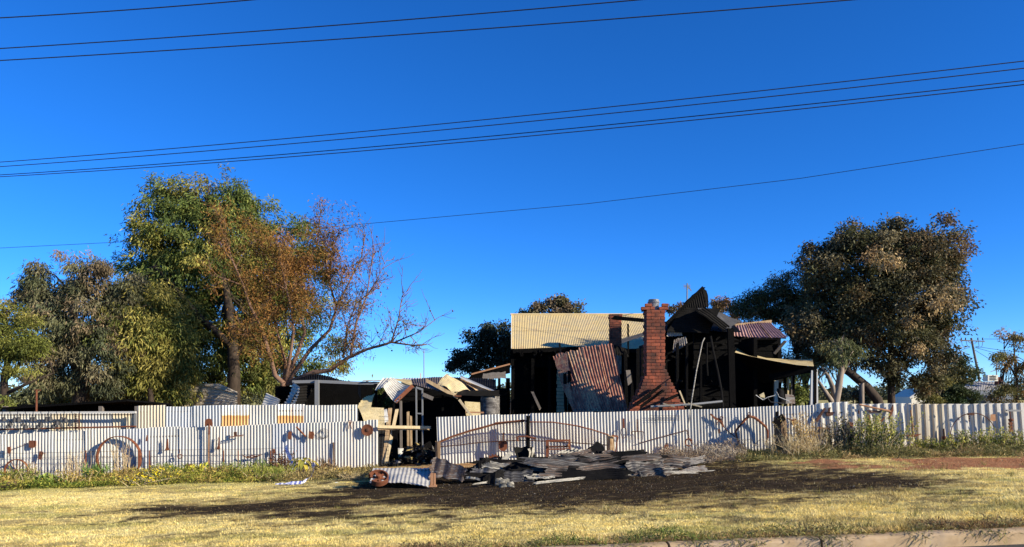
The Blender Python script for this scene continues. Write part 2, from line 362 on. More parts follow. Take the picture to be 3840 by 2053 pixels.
tag(rm.build('road', M['asphalt'], loc=(0, 0, 0)), 'grey asphalt road edge below the concrete kerb', 'road', kind='structure')
kb = bpy.data.objects.new('kerb', None); C.objects.link(kb); kb.location = (0, 7.3, 0); tag(kb, 'tan concrete kerb with cracked joints along the grass', 'kerb', kind='structure')
kxs = [-16, -13.5, -11, -8.4, -5.8, -3.3, -.76, 1.55, 3.05, 5.5, 8, 10.5, 13, 16]
for a, b in zip(kxs[:-1], kxs[1:]):
    m = MB(); ns = 8; prof = [(7.26, -.16), (7.275, -.02), (7.30, .0), (7.335, .008), (7.44, .006), (7.44, -.16)]
    rows = []
    for i in range(ns + 1):
        x = a + .012 + (b - a - .024) * i / ns; z0 = float(gz(x, 7.3)) + random.uniform(-.004, .004)
        rows.append([(x, y + random.uniform(-.003, .003), z0 + h) for y, h in prof])
    k = len(prof); vv = [p for r in rows for p in r]; ff = [(i * k + j, i * k + j + 1, (i + 1) * k + j + 1, (i + 1) * k + j) for i in range(ns) for j in range(k - 1)]
    ff += [tuple(range(k))[::-1], tuple(ns * k + j for j in range(k))]
    m.add(vv, [f[::-1] for f in ff]); m.build('kerb_segment', M['kerb'], kb)

# grass blades on the verge
def blades(name, x, y, h, w, col, label, parent=None, lean=.5, z0=None, kind='stuff', cat='grass'):
    n = len(x); z = gz(x, y) if z0 is None else z0
    z = z + (fbm(x * 1.2, y * 1.2, 51, 4) - .5) * .06 if z0 is None else z
    a = RNG.uniform(0, 2 * pi, n); l = RNG.uniform(0, lean, n) * h; t = RNG.uniform(0, 2 * pi, n)
    v = np.empty((n, 3, 3)); v[:, 0] = np.stack([x - np.cos(a) * w, y - np.sin(a) * w, z - .01], 1); v[:, 1] = np.stack([x + np.cos(a) * w, y + np.sin(a) * w, z - .01], 1)
    v[:, 2] = np.stack([x + np.cos(t) * l, y + np.sin(t) * l, z + h], 1)
    o = np_mesh(name, v.reshape(-1, 3), np.arange(3 * n).reshape(n, 3), M['grass'], np.repeat(col, 3, 0), parent)
    return tag(o, label, cat if parent is None else None, kind=kind)
n = 400000; d_ = 7.45 + 8.6 * RNG.random(n) ** 1.35; x_ = RNG.uniform(-.82, .82, n) * d_
c_ = verge_col(x_, d_); b_ = burn(x_, d_); s_ = soil(x_, d_)
keep = (RNG.random(n) > b_ * .6) & (RNG.random(n) > s_ * .8); x_, d_, c_, b_ = x_[keep], d_[keep], c_[keep], b_[keep]
k_ = len(x_); c_ = c_ * RNG.uniform(.5, 1.6, (k_, 1)); c_[RNG.random(k_) < .06] = (.55, .48, .27)
st = (b_ > .3) & (RNG.random(k_) < .28); c_[st] = np.array([.36, .24, .1]) * RNG.uniform(.3, 1, (st.sum(), 1))
h_ = RNG.uniform(.008, .026, k_) * (1 - .45 * b_) * (1 + 1.1 * (fbm(x_ * 1.5, d_ * 3, 61, 3) > .57) * sstep(2, 5, x_)) * (1 + .6 * sstep(8., 7.55, d_))
blades('grass', x_, d_, h_, RNG.uniform(.003, .0075, k_), c_, 'short dry yellow lawn grass covering the verge', lean=2.4)

nt_ = 900; tx = RNG.uniform(-.8, .8, nt_); td = 7.5 + 6.5 * RNG.random(nt_) ** 1.5; tx = tx * td; ok = burn(tx, td) < .4; tx, td = tx[ok], td[ok]; rep = RNG.integers(8, 26, len(tx)); tx2 = np.repeat(tx, rep) + RNG.normal(0, .03, rep.sum()); td2 = np.repeat(td, rep) + RNG.normal(0, .03, rep.sum()); td2 = np.clip(td2, 7.46, 20); tn = len(tx2)
tc2 = np.array([(.6, .47, .2), (.3, .28, .08), (.75, .62, .3), (.22, .2, .06)])[np.repeat(RNG.integers(0, 4, len(tx)), rep)] * RNG.uniform(.6, 1.3, (tn, 1)); th_ = np.repeat(RNG.uniform(.03, .075, len(tx)) * (1 + .8 * sstep(2, 4.5, tx)), rep) * RNG.uniform(.5, 1.2, tn)
blades('grass_tufts', tx2, td2, th_, RNG.uniform(.002, .004, tn), tc2, 'taller straw tufts standing in the short lawn', lean=1.0)
# ------------------------------------------------------------------ corrugated iron
def sheet_mesh(x0, x1, zt, zb, y, m, name, parent, pitch=.076, amp=.012, lean=0., prof='sine', jit=.004, rows=4, wob=.006):
    nn = max(2, int(round((x1 - x0) / pitch * 10))); us = np.linspace(x0, x1, nn + 1); v = []; ph = random.random() * 0
    yo = y + random.uniform(-jit, jit); tl = random.uniform(-.006, .006)
    for j in range(rows + 1):
        t = j / rows
        for u in us:
            z = zb(u) + (zt(u) - zb(u)) * t
            if prof == 'sine': yy = amp * cos(2 * pi * u / pitch)
            else:
                f = (u / pitch) % 1.0; yy = -amp * (1 - min(1, max(0, (abs(f - .5) - .17) / .06)))
            w = wob * sin(3.1 * u + 5 * t + x0 * 7) * sin(2.3 * z + x0)
            v.append((u + lean * (zt(u) - z), yo + yy + tl * t * 3 + w, z))
    k = nn + 1; f = [(j * k + i, j * k + i + 1, (j + 1) * k + i + 1, (j + 1) * k + i) for j in range(rows) for i in range(nn)]
    return MB().add(v, f).build(name, m, parent, smooth=(prof == 'sine'))
def linez(pts, d):                                   # pixel polyline -> z(X) at depth d
    w = [P(a, b, d) for a, b in pts]; xa = [q.x for q in w]; za = [q.z for q in w]
    return lambda x: float(np.interp(x, xa, za))
FY = 18.0
def fence(name, label, x0, x1, top, bot, y, mats, w=.762, lean=0., **k):
    t = thing(name, (float((x0 + x1) / 2), y, bot((x0 + x1) / 2)), label, 'fence'); x = x0; i = 0
    while x < x1 - .05:
        xe = min(x + w, x1); m = mats(i, x) if callable(mats) else mats
        dz = random.uniform(-.02, .02); sh = random.uniform(-.018, .018)
        sheet_mesh(x, xe + (.03 if xe < x1 else 0), lambda u, a=dz, s=sh, xx=x: top(u) + a + s * (u - xx), bot, y - .004 * (i % 2), m, 'sheet', t, lean=lean, **k)
        x = xe; i += 1
    mm = MB()
    for f in (.18, .82):
        zt = lambda x: bot(x) + (top(x) - bot(x)) * f
        mm.bar((x0 + .03, y + .05, zt(x0)), (x1 - .03, y + .05, zt(x1)), .07, .035, (0, 0, 1)); mm.build('rail', M['timber_grey'], t); mm = MB()
    xx = x0 + .08
    while xx < x1: MB().box((xx, y + .11, (top(xx) + bot(xx)) / 2 - .2), (.09, .09, top(xx) - bot(xx) + .3)).build('post', M['timber_grey'], t); xx += 2.3
    return t
gl = lambda x: float(gz(x, FY)) - .04
wx = lambda px, d=FY: (px - W / 2) * d / F
fmix = lambda i, x: M['fence']
fence('corrugated_fence', 'lower white corrugated iron fence hung with rusty tools behind the garden bed', wx(-500), wx(1418), linez([(-500, 1646), (-60, 1630), (0, 1628), (420, 1610), (760, 1600), (1100, 1585), (1418, 1577)], FY), gl, FY,
      lambda i, x: M['fence'] if i % 5 != 3 else M['fence_grey'])
ubot = linez([(515, 1640), (1345, 1640)], FY + .12)
fence('corrugated_fence', 'raised white corrugated iron fence tier with orange rust bands', wx(515, FY + .12), wx(1342, FY + .12), linez([(515, 1525), (900, 1520), (1342, 1517)], FY + .12), ubot, FY + .12,
      lambda i, x: [M['fence_cream'], M['fence_grey'], M['fence_grey'], M['fence_band'], M['fence'], M['fence_band'], M['fence'], M['fence']][min(i, 7)], w=.68)
fence('corrugated_fence', 'white corrugated iron fence behind the rubble heap', wx(1637), wx(3060), linez([(1637, 1567), (1900, 1556), (2300, 1544), (2700, 1533), (3060, 1520)], FY), gl, FY, fmix, lean=.035)
fence('ribbed_fence', 'white ribbed iron fence with wide trays behind the green weeds', wx(3058), wx(4350), linez([(3058, 1517), (3150, 1512), (3500, 1513), (4350, 1510)], FY - .03), gl, FY - .03,
      lambda i, x: M['fence_cream'] if i == 3 else M['fence_r'], lean=.065, pitch=.195, amp=.042, prof='trap')

# low corrugated bench with rails at the far left
lf = thing('trellis_panel', P(200, 1640, 18.25), 'low corrugated panel with steel rails and wire grid behind the lower fence', 'fence')
x = wx(-500, 18.25); i = 0
while x < wx(508, 18.25):
    xe = min(x + .76, wx(508, 18.25)); sheet_mesh(x, xe, linez([(-500, 1553), (508, 1549)], 18.25), linez([(-500, 1676), (508, 1640)], 18.25), 18.25, [M['fence'], M['fence_cream'], M['fence'], M['fence_cream'], M['fence']][i % 5], 'sheet', lf); x = xe; i += 1
MB().bar(P(-500, 1551, 18.0), P(510, 1547, 18.0), .05, .05).build('top_rail', M['pale_metal'], lf)
MB().bar(P(-500, 1558, 18.08), P(510, 1556, 18.08), .02, .03).build('lower_rail', M['rust_dark'], lf)
MB().tube([P(-500, 1622, 18.02), P(510, 1600, 18.02)], .02, 6).build('pipe_rail', M['rust'], lf)
MB().bar(P(508, 1545, 18.05), P(508, 1640, 18.05), .05, .05).build('end_post', M['steel'], lf)
m = MB()
for px in range(-20, 300, 29): m.tube([P(px, 1543, 17.97), P(px + 1, 1616, 17.97)], .004, 4)
for py in (1566, 1581, 1597): m.tube([P(-30, py, 17.965), P(300, py - 2, 17.965)], .004, 4)
m.build('wire_grid', M['wire'], lf)
for px, py in [(14, 1573), (55, 1574), (70, 1573), (30, 1599), (40, 1590), (86, 1592), (96, 1600), (118, 1573), (130, 1572), (143, 1600), (154, 1590), (175, 1572), (188, 1570), (200, 1598), (215, 1586), (230, 1570), (246, 1574), (262, 1592)]:
    q = P(px, py, 17.9); r = random.uniform(.04, .06); m = MB()
    m.lathe((q.x, q.y, q.z - r), [(r * 1.1, 0), (r, r * .6), (r * .75, r * 1.5), (r * .3, r * 1.9)], 10); m.tube([q + Vector((0, 0, r)), q + Vector((0, .03, r * 2.4))], .006, 4)
    tag(m.build('bell', M['wire']), 'small dark rusty bell hanging on the wire grid', 'bell', 'rusty bells on the wire grid')
m = MB()
for k in range(9):
    m.tube([P(280, 1556 + k * 6.3, 17.95), P(289, 1558 + k * 6.3, 17.9), P(298, 1555 + k * 6.3, 17.95)], .008, 4)
m.bar(P(280, 1550, 17.95), P(281, 1614, 17.95), .012, .012); m.bar(P(297, 1550, 17.95), P(298, 1614, 17.95), .012, .012)
tag(m.build('chain_strip', M['rust_dark']), 'rusty ladder chain hanging beside the bells', 'chain')
tag(MB().tube([P(136, 1600, 18.6), P(137, 1463, 18.6)], .024, 8).bar(P(130, 1463, 18.6), P(152, 1464, 18.6), .03, .02).build('rusty_pole', M['rust']), 'thin rusty pole with a short arm behind the bells', 'pole')

# ------------------------------------------------------------------ relics hung on the fence
def T(name, label, cat, parts, base=None, group=None):   # parts: (part name, MB, material)
    if len(parts) == 1: return tag(parts[0][1].build(name, parts[0][2], smooth=False), label, cat, group)
    zs = [v for p in parts for v in p[1].v]; b = min(zs, key=lambda q: q[2])
    t = thing(name, b, label, cat, group)
    for n_, m_, mt in parts: m_.build(n_, mt, t)
    return t
def Q(px, py, off=.05): return P(px, py, FY - off)
def plate(pts, off=.05, t=.012): return MB().prism([Q(a, b, off) for a, b in pts], t)
def rod(pts, r=.012, off=.05, n=6): return MB().tube([Q(*p) if len(p) == 3 else Q(p[0], p[1], off) for p in pts], r, n)
R, RD, RP, HW = M['rust'], M['rust_dark'], M['rust_pale'], M['handle']
def chain(a, b, n=10, r=.012, off=.05, sag=0.):
    m = MB(); a = Q(*a, off); b = Q(*b, off)
    for i in range(n):
        c = a.lerp(b, (i + .5) / n) - Vector((0, 0, sag * sin(pi * (i + .5) / n))); m.ring(c, r, r * .33, 8, 4, (0, 1, 0) if i % 2 else (.3, .3, 1))
    return m
T('rusty_plate', 'square rusty plate hung by a chain near the bells', 'plate', [('plate', plate([(108, 1653), (131, 1653), (133, 1678), (120, 1681), (108, 1679)], .09), R), ('hinge_tube', rod([(134, 1655), (134, 1672)], .014, .09), R), ('chain', chain((44, 1686), (108, 1662), 12), RD)])
T('pulley_block', 'narrow rusty pulley block at the end of the chain', 'pulley', [('cheek', plate([(27, 1677), (38, 1676), (40, 1690), (36, 1703), (28, 1701)], .14, .02), R), ('hook', rod([(33, 1703), (36, 1710), (28, 1713)], .008, .12), R)])
T('plough_tooth', 'tilted flat rusty plough tooth below the square plate', 'plough part', [('blade', plate([(148, 1693), (160, 1695), (160, 1704), (152, 1725), (142, 1722)], .11, .02), R), ('bolt', rod([(160, 1700), (170, 1702)], .01, .11), R)])
def wheel(name, label, px, py, rpx, off, band, thick, mat, spokes=0, hub=.05, arc=(0, 2 * pi), group=None, sr=.008):
    c = Q(px, py, off); r = rpx / F * (FY - off); pr = [('rim', MB().ring(c, r, thick, 44, 5, band=band, arc=arc), mat)]
    if spokes:
        m = MB().lathe((c.x, c.y - .04, c.z), [(hub * .6, 0), (hub, .02), (hub, .06), (hub * .6, .08)], 12, 'y'); pr.append(('hub', m, mat))
        for k in range(spokes):
            a = 2 * pi * k / spokes + .2; e = Vector((cos(a), 0, sin(a))); pr.append(('spoke', MB().tube([c + e * hub * .7, c + e * r], sr, 5), mat))
    return T(name, label, 'wheel', pr, group=group)
wheel('iron_hoop', 'large rusty wheel rim standing behind dry stalks by the fence', 446, 1719, 82, .16, .055, .008, R)
wheel('spoked_wheel', 'rusty spoked wheel half buried in weeds under the pulley block', 62, 1768, 44, .22, .03, .01, R, 10)
wheel('spoked_wheel', 'small cream spoked wheel above the yellow daisies', 586, 1759, 19, .3, .008, .006, M['pale_metal'], 8, .02, sr=.004)
T('chain_hook', 'small rusty hook hanging between the large hoop and the long hinge', 'hook', [('hook', plate([(550, 1632), (553, 1636), (552, 1654), (546, 1656), (547, 1645)], .13, .02), R)])
T('strap_relic', 'long pointed rusty hinge strap hanging right of the large hoop', 'hinge', [('strap', plate([(626, 1646), (629, 1646), (631, 1680), (634, 1688), (616, 1692), (622, 1680)], .12, .02), R), ('chain', chain((604, 1648), (612, 1700), 10, .01), RD)])
T('iron_spike', 'rusty iron spike poking from the wire netting beside the small wheel', 'spike', [('spike', rod([(560, 1705), (562, 1760)], .014, .1), R)])
T('stirrup', 'small rusty stirrup hung low on the wire netting', 'stirrup', [('frame', MB().ring(Q(674, 1712, .12), .05, .012, 16, 5), R), ('strap', rod([(674, 1699), (673, 1685)], .01, .12), R)])
T('rusty_pot', 'rusty dented pot above the small yellow flowering plant', 'pot', [('body', MB().lathe(tuple(P(707, 1766, 17.6)), [(.05, 0), (.075, .05), (.08, .13), (.088, .15)], 14), R)])
T('shovel', 'rusty shovel hung blade up with a long wooden handle', 'shovel', [('blade', plate([(768, 1600), (768, 1582), (772, 1573), (784, 1570), (793, 1574), (797, 1586), (797, 1600), (786, 1596), (780, 1597)], .13, .012), R), ('socket', rod([(784, 1590), (783, 1630)], .022, .13), R), ('handle', rod([(783, 1625), (782, 1700), (783, 1768)], .019, .12), HW)])
T('door_latch', 'rusty latch bar with a pointed end beside the shovel handle', 'latch', [('bar', plate([(820, 1636), (822, 1645), (822, 1670), (825, 1683), (819, 1688), (812, 1685), (817, 1672)], .11, .02), R), ('stay', rod([(820, 1640), (812, 1660), (806, 1690)], .005, .06), RD)])
m = MB().bar(Q(860, 1640, .12), Q(913, 1632, .12), .02, .02)
for k in range(9): m.tube([Q(863 + k * 6, 1639 - k * .9, .12), Q(862 + k * 6, 1644 - k * .9, .2)], .005, 4)
T('rake_head', 'rusty rake head hung teeth out above the wire netting', 'rake', [('bar', m, R), ('socket', plate([(876, 1621), (887, 1620), (888, 1636), (877, 1637)], .12, .02), RD)])
T('leaf_spring', 'curved rusty leaf spring lying across the wire netting', 'spring', [('long_leaf', rod([(910, 1709), (925, 1716), (945, 1717), (965, 1712), (977, 1706)], .014, .12), R), ('short_leaf', rod([(926, 1714), (945, 1709), (960, 1712)], .012, .13), R)])
T('pulley_block', 'slim rusty pulley with a hook beside the reddish bush', 'pulley', [('cheek', plate([(1021, 1685), (1029, 1685), (1031, 1695), (1027, 1704), (1021, 1701)], .12, .03), R), ('hook', rod([(1025, 1703), (1023, 1715), (1028, 1719)], .012, .12), R)])
T('axe_head', 'narrow rusty axe head on the bare white sheets', 'axe head', [('head', plate([(1081, 1622), (1088, 1617), (1092, 1621), (1092, 1645), (1086, 1650), (1079, 1644)], .1, .03), R)])
T('iron_pipe', 'short rusty pipe hung aslant beside the spade blade', 'pipe', [('pipe', rod([(1111, 1601, .14), (1128, 1619, .12), (1146, 1638, .1)], .022), R)])
T('spade_blade', 'small rusty spade blade next to the slanting pipe', 'spade', [('blade', plate([(1158, 1618), (1175, 1620), (1177, 1642), (1171, 1648), (1156, 1645)], .13, .012), R), ('tang', rod([(1175, 1621), (1178, 1634)], .012, .12), R)])
m = MB()
for k in range(4): m.ring(Q(1208 + k * 2.5, 1632 - k * 2, .05), .085 + .012 * k, .0035, 24, 4, (.15 * k - .2, 1, .1))
T('wire_coil', 'loose coil of thin wire hung on the white fence', 'wire', [('coil', m, M['wire'])])
T('shears', 'rusty hand shears hung near the round disc', 'shears', [('blade', rod([(1312, 1581), (1306, 1610)], .008, .08), R), ('blade', rod([(1312, 1581), (1319, 1609)], .008, .08), R), ('bow', MB().ring(Q(1313, 1583, .08), .035, .007, 14, 4), R)])
c = Q(1377, 1614, .13)
T('plough_disc', 'round rusty disc hung at the open end of the fence', 'disc', [('disc', MB().lathe(tuple(c), [(.145, .012), (.14, .0), (.06, .02), (.05, .02)], 12, 'y'), R), ('hub', MB().lathe((c.x, c.y - .01, c.z), [(.02, .0), (.045, .01), (.05, .04)], 12, 'y'), RD)])
T('timber_stake', 'thin brown stake standing against the white fence', 'stake', [('stake', rod([(1250, 1660), (1252, 1748)], .018, .05), M['post'])])
# wire netting in front of the left fence
m = MB()
for py0, py1 in ((1702, 1681), (1719, 1703), (1747, 1735), (1776, 1764)): m.tube([Q(-20 + k * 56, py0 + (py1 - py0) * k / 20 + random.uniform(-1.5, 1.5), .2) for k in range(21)], .0045, 4)
for k in range(48): px = -10 + k * 23; a = Q(px, 1702 - 19 * k / 48, .2); m.tube([a, Vector((a.x + random.uniform(-.01, .01), a.y, gl(a.x) + .03))], .003, 3)
wn = thing('wire_netting', (wx(540), FY - .2, gl(wx(540))), 'low rusty wire netting with square cells before the white fence', 'netting'); m.build('wire', M['wire'], wn)
for px in (322, 520, 560, 838, 893, 1015): a = Q(px, 1690, .22); MB().tube([Vector((a.x, a.y, gl(a.x))), a], .014, 5).build('stake', R, wn)

# arched rail with mesh, burnt posts
ar = thing('arched_mesh_gate', Vector((wx(1975), FY - .35, gl(wx(1975)))), 'rusty arched gate frame with wire mesh behind the rubble heap', 'gate')
Ap = [(1645, 1658), (1697, 1636), (1765, 1614), (1812, 1602), (1857, 1589), (1910, 1582), (1966, 1578), (1986, 1583), (2072, 1584), (2160, 1597), (2220, 1612), (2282, 1632)]
A2 = [(1650, 1676), (1720, 1670), (1800, 1660), (1900, 1654), (1975, 1652), (2060, 1656), (2160, 1662), (2275, 1670)]
MB().tube([Q(a, b, .36) for a, b in Ap], .016, 6).build('arch_rail', R, ar)
MB().tube([Q(a, b + 4, .33) for a, b in Ap[:7]], .012, 6).build('arch_rail', RP, ar)
MB().tube([Q(1856, 1587, .37), Q(1966, 1576, .37)], .016, 6).build('splice_bar', R, ar)
MB().tube([Q(a, b, .33) for a, b in A2], .012, 5).build('bottom_rail', RD, ar)
m = MB(); xa = [p[0] for p in Ap]; ya = [p[1] for p in Ap]; xb = [p[0] for p in A2]; yb = [p[1] for p in A2]
for k in range(100):
    p0 = 1650 + k * 6.3; y0, y1 = np.interp(p0, xa, ya) + 3, np.interp(p0, xb, yb)
    if y1 - y0 < 6: continue
    nseg = max(2, int((y1 - y0) / 9)); m.tube([Q(p0 + (3 if j % 2 else 0), y0 + (y1 - y0) * j / nseg, .34) for j in range(nseg + 1)], .0028, 3)
    m.tube([Q(p0 + 6.3 + (-3 if j % 2 else 0) - 3.1, y0 + (y1 - y0) * j / nseg, .342) for j in range(nseg + 1)], .0028, 3)
m.build('mesh', RD, ar)
def stump(name, label, x0, x1, yt, d, mat, lean=0, cat='post', rough=.02, sub=None):
    z0 = float(gz(wx((x0 + x1) / 2, d), d)) - .05; a = P((x0 + x1) / 2, yt, d); r = (x1 - x0) / 2 / F * d; m = MB(); nn = 14; vv = []; rows = 9
    for j in range(rows + 1):
        t = j / rows
        for k in range(nn):
            an = 2 * pi * k / nn; rr = r * (1 + .1 * (1 - t)) * (1 + rough * 6 * (float(vnoise(k * 1.7, t * 2.2 + x0, 5)) - .5)); jag = random.uniform(-.5, .5) * r * .8 if j == rows else 0
            vv.append((a.x + lean * (1 - t) + rr * cos(an), d + rr * sin(an), z0 + (a.z - z0) * t + jag))
    ff = [(j * nn + k, j * nn + (k + 1) % nn, (j + 1) * nn + (k + 1) % nn, (j + 1) * nn + k) for j in range(rows) for k in range(nn)] + [tuple(rows * nn + k for k in range(nn))]
    m.add(vv, ff)
    if not sub: return tag(m.build(name, mat), label, cat)
    t = thing(name, (a.x, d, z0), label, cat); m.build('trunk', mat, t)
    for n_, m2, mt in sub: m2.build(n_, mt, t)
    return t
stump('timber_post', 'short scorched timber post at the edge of the fence gap', 1632, 1652, 1657, FY - .4, M['post'])
stump('burnt_post', 'tall charred post carrying the middle of the arched gate', 1973, 1987, 1560, FY - .42, M['char'])
stump('timber_post', 'orange brown split timber post ending the arched gate', 2276, 2302, 1634, FY - .4, M['timber_scorch'], sub=[('metal_strap', MB().bar(Q(2296, 1634, .55), Q(2318, 1638, .5), .04, .015), R), ('stay', MB().bar(Q(2317, 1640, .5), Q(2308, 1695, .5), .03, .012), R)])
stump('gate_post', 'thick weathered stump post with a burnt notched top by dry grass', 2902, 2946, 1565, FY - .55, M['post'], lean=.05, sub=[('burnt_cap', MB().bar(Q(2905, 1592, .72), Q(2940, 1562, .72), .16, .04, jag=.04), M['char']), ('spike', MB().bar(Q(2912, 1568, .55), Q(2914, 1545, .55), .06, .05, jag=.03), M['char'])])
T('hay_fork', 'rusty two pronged fork with a flat shank hung on the white fence', 'fork', [('shank', plate([(2335, 1570), (2341, 1570), (2343, 1606), (2335, 1606)], .08), R), ('prong', rod([(2339, 1604), (2330, 1609), (2328, 1625), (2333, 1640), (2336, 1645)], .008, .1), RD), ('prong', rod([(2339, 1604), (2348, 1609), (2350, 1625), (2346, 1638), (2341, 1644)], .008, .1), RD)])
T('square_shovel', 'square rusty shovel blade hung over the burnt bin', 'shovel', [('blade', plate([(1869, 1658), (1880, 1655), (1895, 1655), (1902, 1659), (1902, 1682), (1893, 1692), (1880, 1692), (1870, 1683)], .3), R), ('socket', rod([(1886, 1662), (1886, 1640), (1888, 1624)], .02, .3), RD)])
fr = [('side', plate([(2047, 1651), (2058, 1650), (2058, 1722), (2048, 1724)], .5, .03), R), ('side', plate([(2131, 1649), (2140, 1649), (2140, 1700), (2132, 1705)], .5, .03), R), ('top', plate([(2058, 1650), (2131, 1649), (2131, 1656), (2058, 1657)], .5, .03), R), ('middle_bar', plate([(2058, 1673), (2131, 1672), (2131, 1678), (2058, 1680)], .51, .02), RD), ('middle_bar', plate([(2058, 1683), (2131, 1682), (2131, 1687), (2058, 1688)], .5, .03), R), ('knob', MB().lathe(tuple(Q(2131, 1670, .55)), [(.01, 0), (.03, .01), (.03, .03)], 10, 'y'), RP), ('knob', MB().lathe(tuple(Q(2056, 1676, .55)), [(.01, 0), (.035, .01), (.035, .03)], 10, 'y'), RD)]
T('stove_frame', 'rusty cast iron stove front standing against the fence', 'stove', fr)
T('garden_fork', 'rusty garden fork hung with a square head of tines', 'fork', [('shank', plate([(2387, 1572), (2391, 1572), (2392, 1620), (2387, 1620)], .1), RD), ('head', rod([(2367, 1624), (2369, 1619), (2410, 1619), (2412, 1624)], .009, .1), RD)] + [('tine', rod([(px, 1619), (px - 1, 1650)], .006, .1), RD) for px in (2369, 2383, 2397, 2411)])
m = MB()
for py in (1559, 1568, 1576): m.tube([Q(2434, py, .08), Q(2549, py + 1, .08)], .004, 4)
for k in range(8): m.tube([Q(2436 + k * 16, 1559, .08), Q(2438 + k * 15.6, 1577, .02)], .004, 4)
T('wire_basket', 'flat dark wire basket hung near the fence top', 'basket', [('basket', m, M['wire'])])
T('rusty_rod', 'long thin rusty rod slanting below the wire basket', 'rod', [('rod', rod([(2396, 1663), (2490, 1637), (2580, 1613)], .011, .07), RD)])
T('shackle', 'rusty bow shackle hanging on a short chain', 'shackle', [('bow', MB().ring(Q(2583, 1660, .2), .085, .018, 20, 6, (0, 1, 0), (-.6 + pi / 3, 1.6 * pi + .2)), R), ('pin', rod([(2586, 1648), (2595, 1664)], .016, .2), R), ('chain', chain((2577, 1616), (2584, 1648), 5, .022, .15), RD)])
T('cow_bell', 'small square rusty bell low on the white fence', 'bell', [('body', plate([(2492, 1673), (2498, 1668), (2506, 1668), (2508, 1692), (2500, 1698), (2492, 1694)], .13, .05), R), ('loop', MB().ring(Q(2499, 1667, .12), .03, .007, 12, 4), RD)])
T('rabbit_trap', 'rusty jaw trap with a chain hung aslant on the fence', 'trap', [('frame', plate([(2662, 1554), (2667, 1552), (2684, 1566), (2702, 1571), (2708, 1578), (2716, 1598), (2710, 1603), (2698, 1580), (2680, 1572)], .12, .03), R), ('lever', rod([(2712, 1598), (2726, 1615), (2756, 1638)], .011, .08), RD), ('spring', MB().ring(Q(2706, 1568, .13), .035, .012, 14, 5), RD), ('weight', plate([(2694, 1610), (2700, 1609), (2700, 1626), (2694, 1626)], .12, .03), RD), ('jaw', MB().ring(Q(2698, 1590, .12), .06, .01, 16, 5, (0, 1, 0), (0, 3.6)), R)])
T('ice_tongs', 'large curved rusty tongs hung open on the fence by the stump post', 'tongs', [('arm', MB().tube([Q(2811, 1562, .16), Q(2796, 1572, .16), Q(2778, 1593, .16), Q(2761, 1614, .16), Q(2759, 1622, .16), Q(2766, 1650, .15), Q(2783, 1690, .12)], [.03, .034, .03, .026, .024, .02, .008], 6), R), ('arm', MB().tube([Q(2811, 1562, .16), Q(2830, 1567, .16), Q(2852, 1584, .16), Q(2872, 1602, .16), Q(2879, 1618, .16), Q(2879, 1640, .15), Q(2874, 1660, .12)], [.03, .034, .03, .026, .024, .02, .008], 6), R), ('pivot', MB().lathe(tuple(Q(2810, 1562, .22)), [(.02, 0), (.045, .01), (.045, .06)], 12, 'y'), RD), ('eye', MB().ring(Q(2810, 1553, .16), .035, .01, 14, 5), RD)])
m = MB(); m.tube([Q(2768, 1706, .3), Q(2776, 1690, .3), Q(2780, 1640, .3), Q(2776, 1612, .3)], .006, 4); m.tube([Q(2780, 1704, .35), Q(2784, 1670, .35), Q(2796, 1652, .35), Q(2815, 1647, .35), Q(2832, 1664, .35), Q(2832, 1704, .35)], .006, 4); m.tube([Q(2806, 1706, .4), Q(2812, 1690, .4), Q(2850, 1648, .4)], .006, 4)
T('bent_wire', 'tangle of bent dark wire under the large tongs', 'wire', [('wire', m, M['wire'])])
T('iron_bar', 'rusty toothed bar hung aslant over dry grass', 'bar', [('bar', plate([(3091, 1531), (3097, 1530), (3096, 1537), (3067, 1582), (3058, 1582), (3060, 1574)], .1, .03), RD)])
T('pot_hook', 'dark goose neck iron with a rounded block at the fence join', 'hook', [('neck', plate([(3110, 1530), (3116, 1528), (3114, 1540), (3112, 1550), (3105, 1550)], .1, .04), RD), ('block', plate([(3099, 1551), (3106, 1546), (3124, 1546), (3126, 1553), (3122, 1559), (3106, 1561), (3100, 1558)], .1, .05), RD)])
T('plough_share', 'small rusty plough share with a bolt hole above the iron wheel', 'plough part', [('share', plate([(3182, 1588), (3187, 1583), (3201, 1588), (3197, 1600), (3190, 1605), (3182, 1601)], .12, .02), R), ('stub', MB().lathe(tuple(Q(3188, 1602, .16)), [(.025, 0), (.03, .05)], 10, 'y'), RD)])
T('mattock', 'rusty mattock with a stub handle beside the iron wheel', 'mattock', [('head', plate([(3064, 1605), (3075, 1602), (3094, 1604), (3110, 1606), (3112, 1612), (3094, 1612), (3078, 1609)], .13, .04), R), ('handle', rod([(3097, 1607), (3092, 1640)], .024, .1), HW)])
T('pickaxe', 'rusty pickaxe hung with its handle slanting near the fence top', 'pickaxe', [('handle', MB().tube([Q(3223, 1518, .14), Q(3290, 1533, .14), Q(3340, 1544, .14)], [.02, .022, .034], 7), M['rust_pale']), ('head', plate([(3350, 1519), (3351, 1540), (3345, 1556), (3333, 1573), (3340, 1545)], .17, .05), R)])
T('hinge_bar', 'thin rusty double bar hung under the pickaxe handle', 'bar', [('bar', rod([(3252, 1541), (3302, 1543)], .014, .1), RD), ('bar', rod([(3258, 1546), (3300, 1547)], .01, .1), RD)])
T('spear_point', 'rusty tapering blade hanging under the pickaxe', 'blade', [('blade', plate([(3254, 1556), (3262, 1556), (3266, 1600), (3260, 1610)], .1, .02), R)])
T('spear_point', 'rusty pointed share sticking out of the green weeds', 'blade', [('blade', plate([(3318, 1564), (3319, 1569), (3308, 1582), (3303, 1581), (3308, 1572)], .2, .02), R), ('stem', rod([(3304, 1581), (3296, 1598)], .01, .2), RD)])
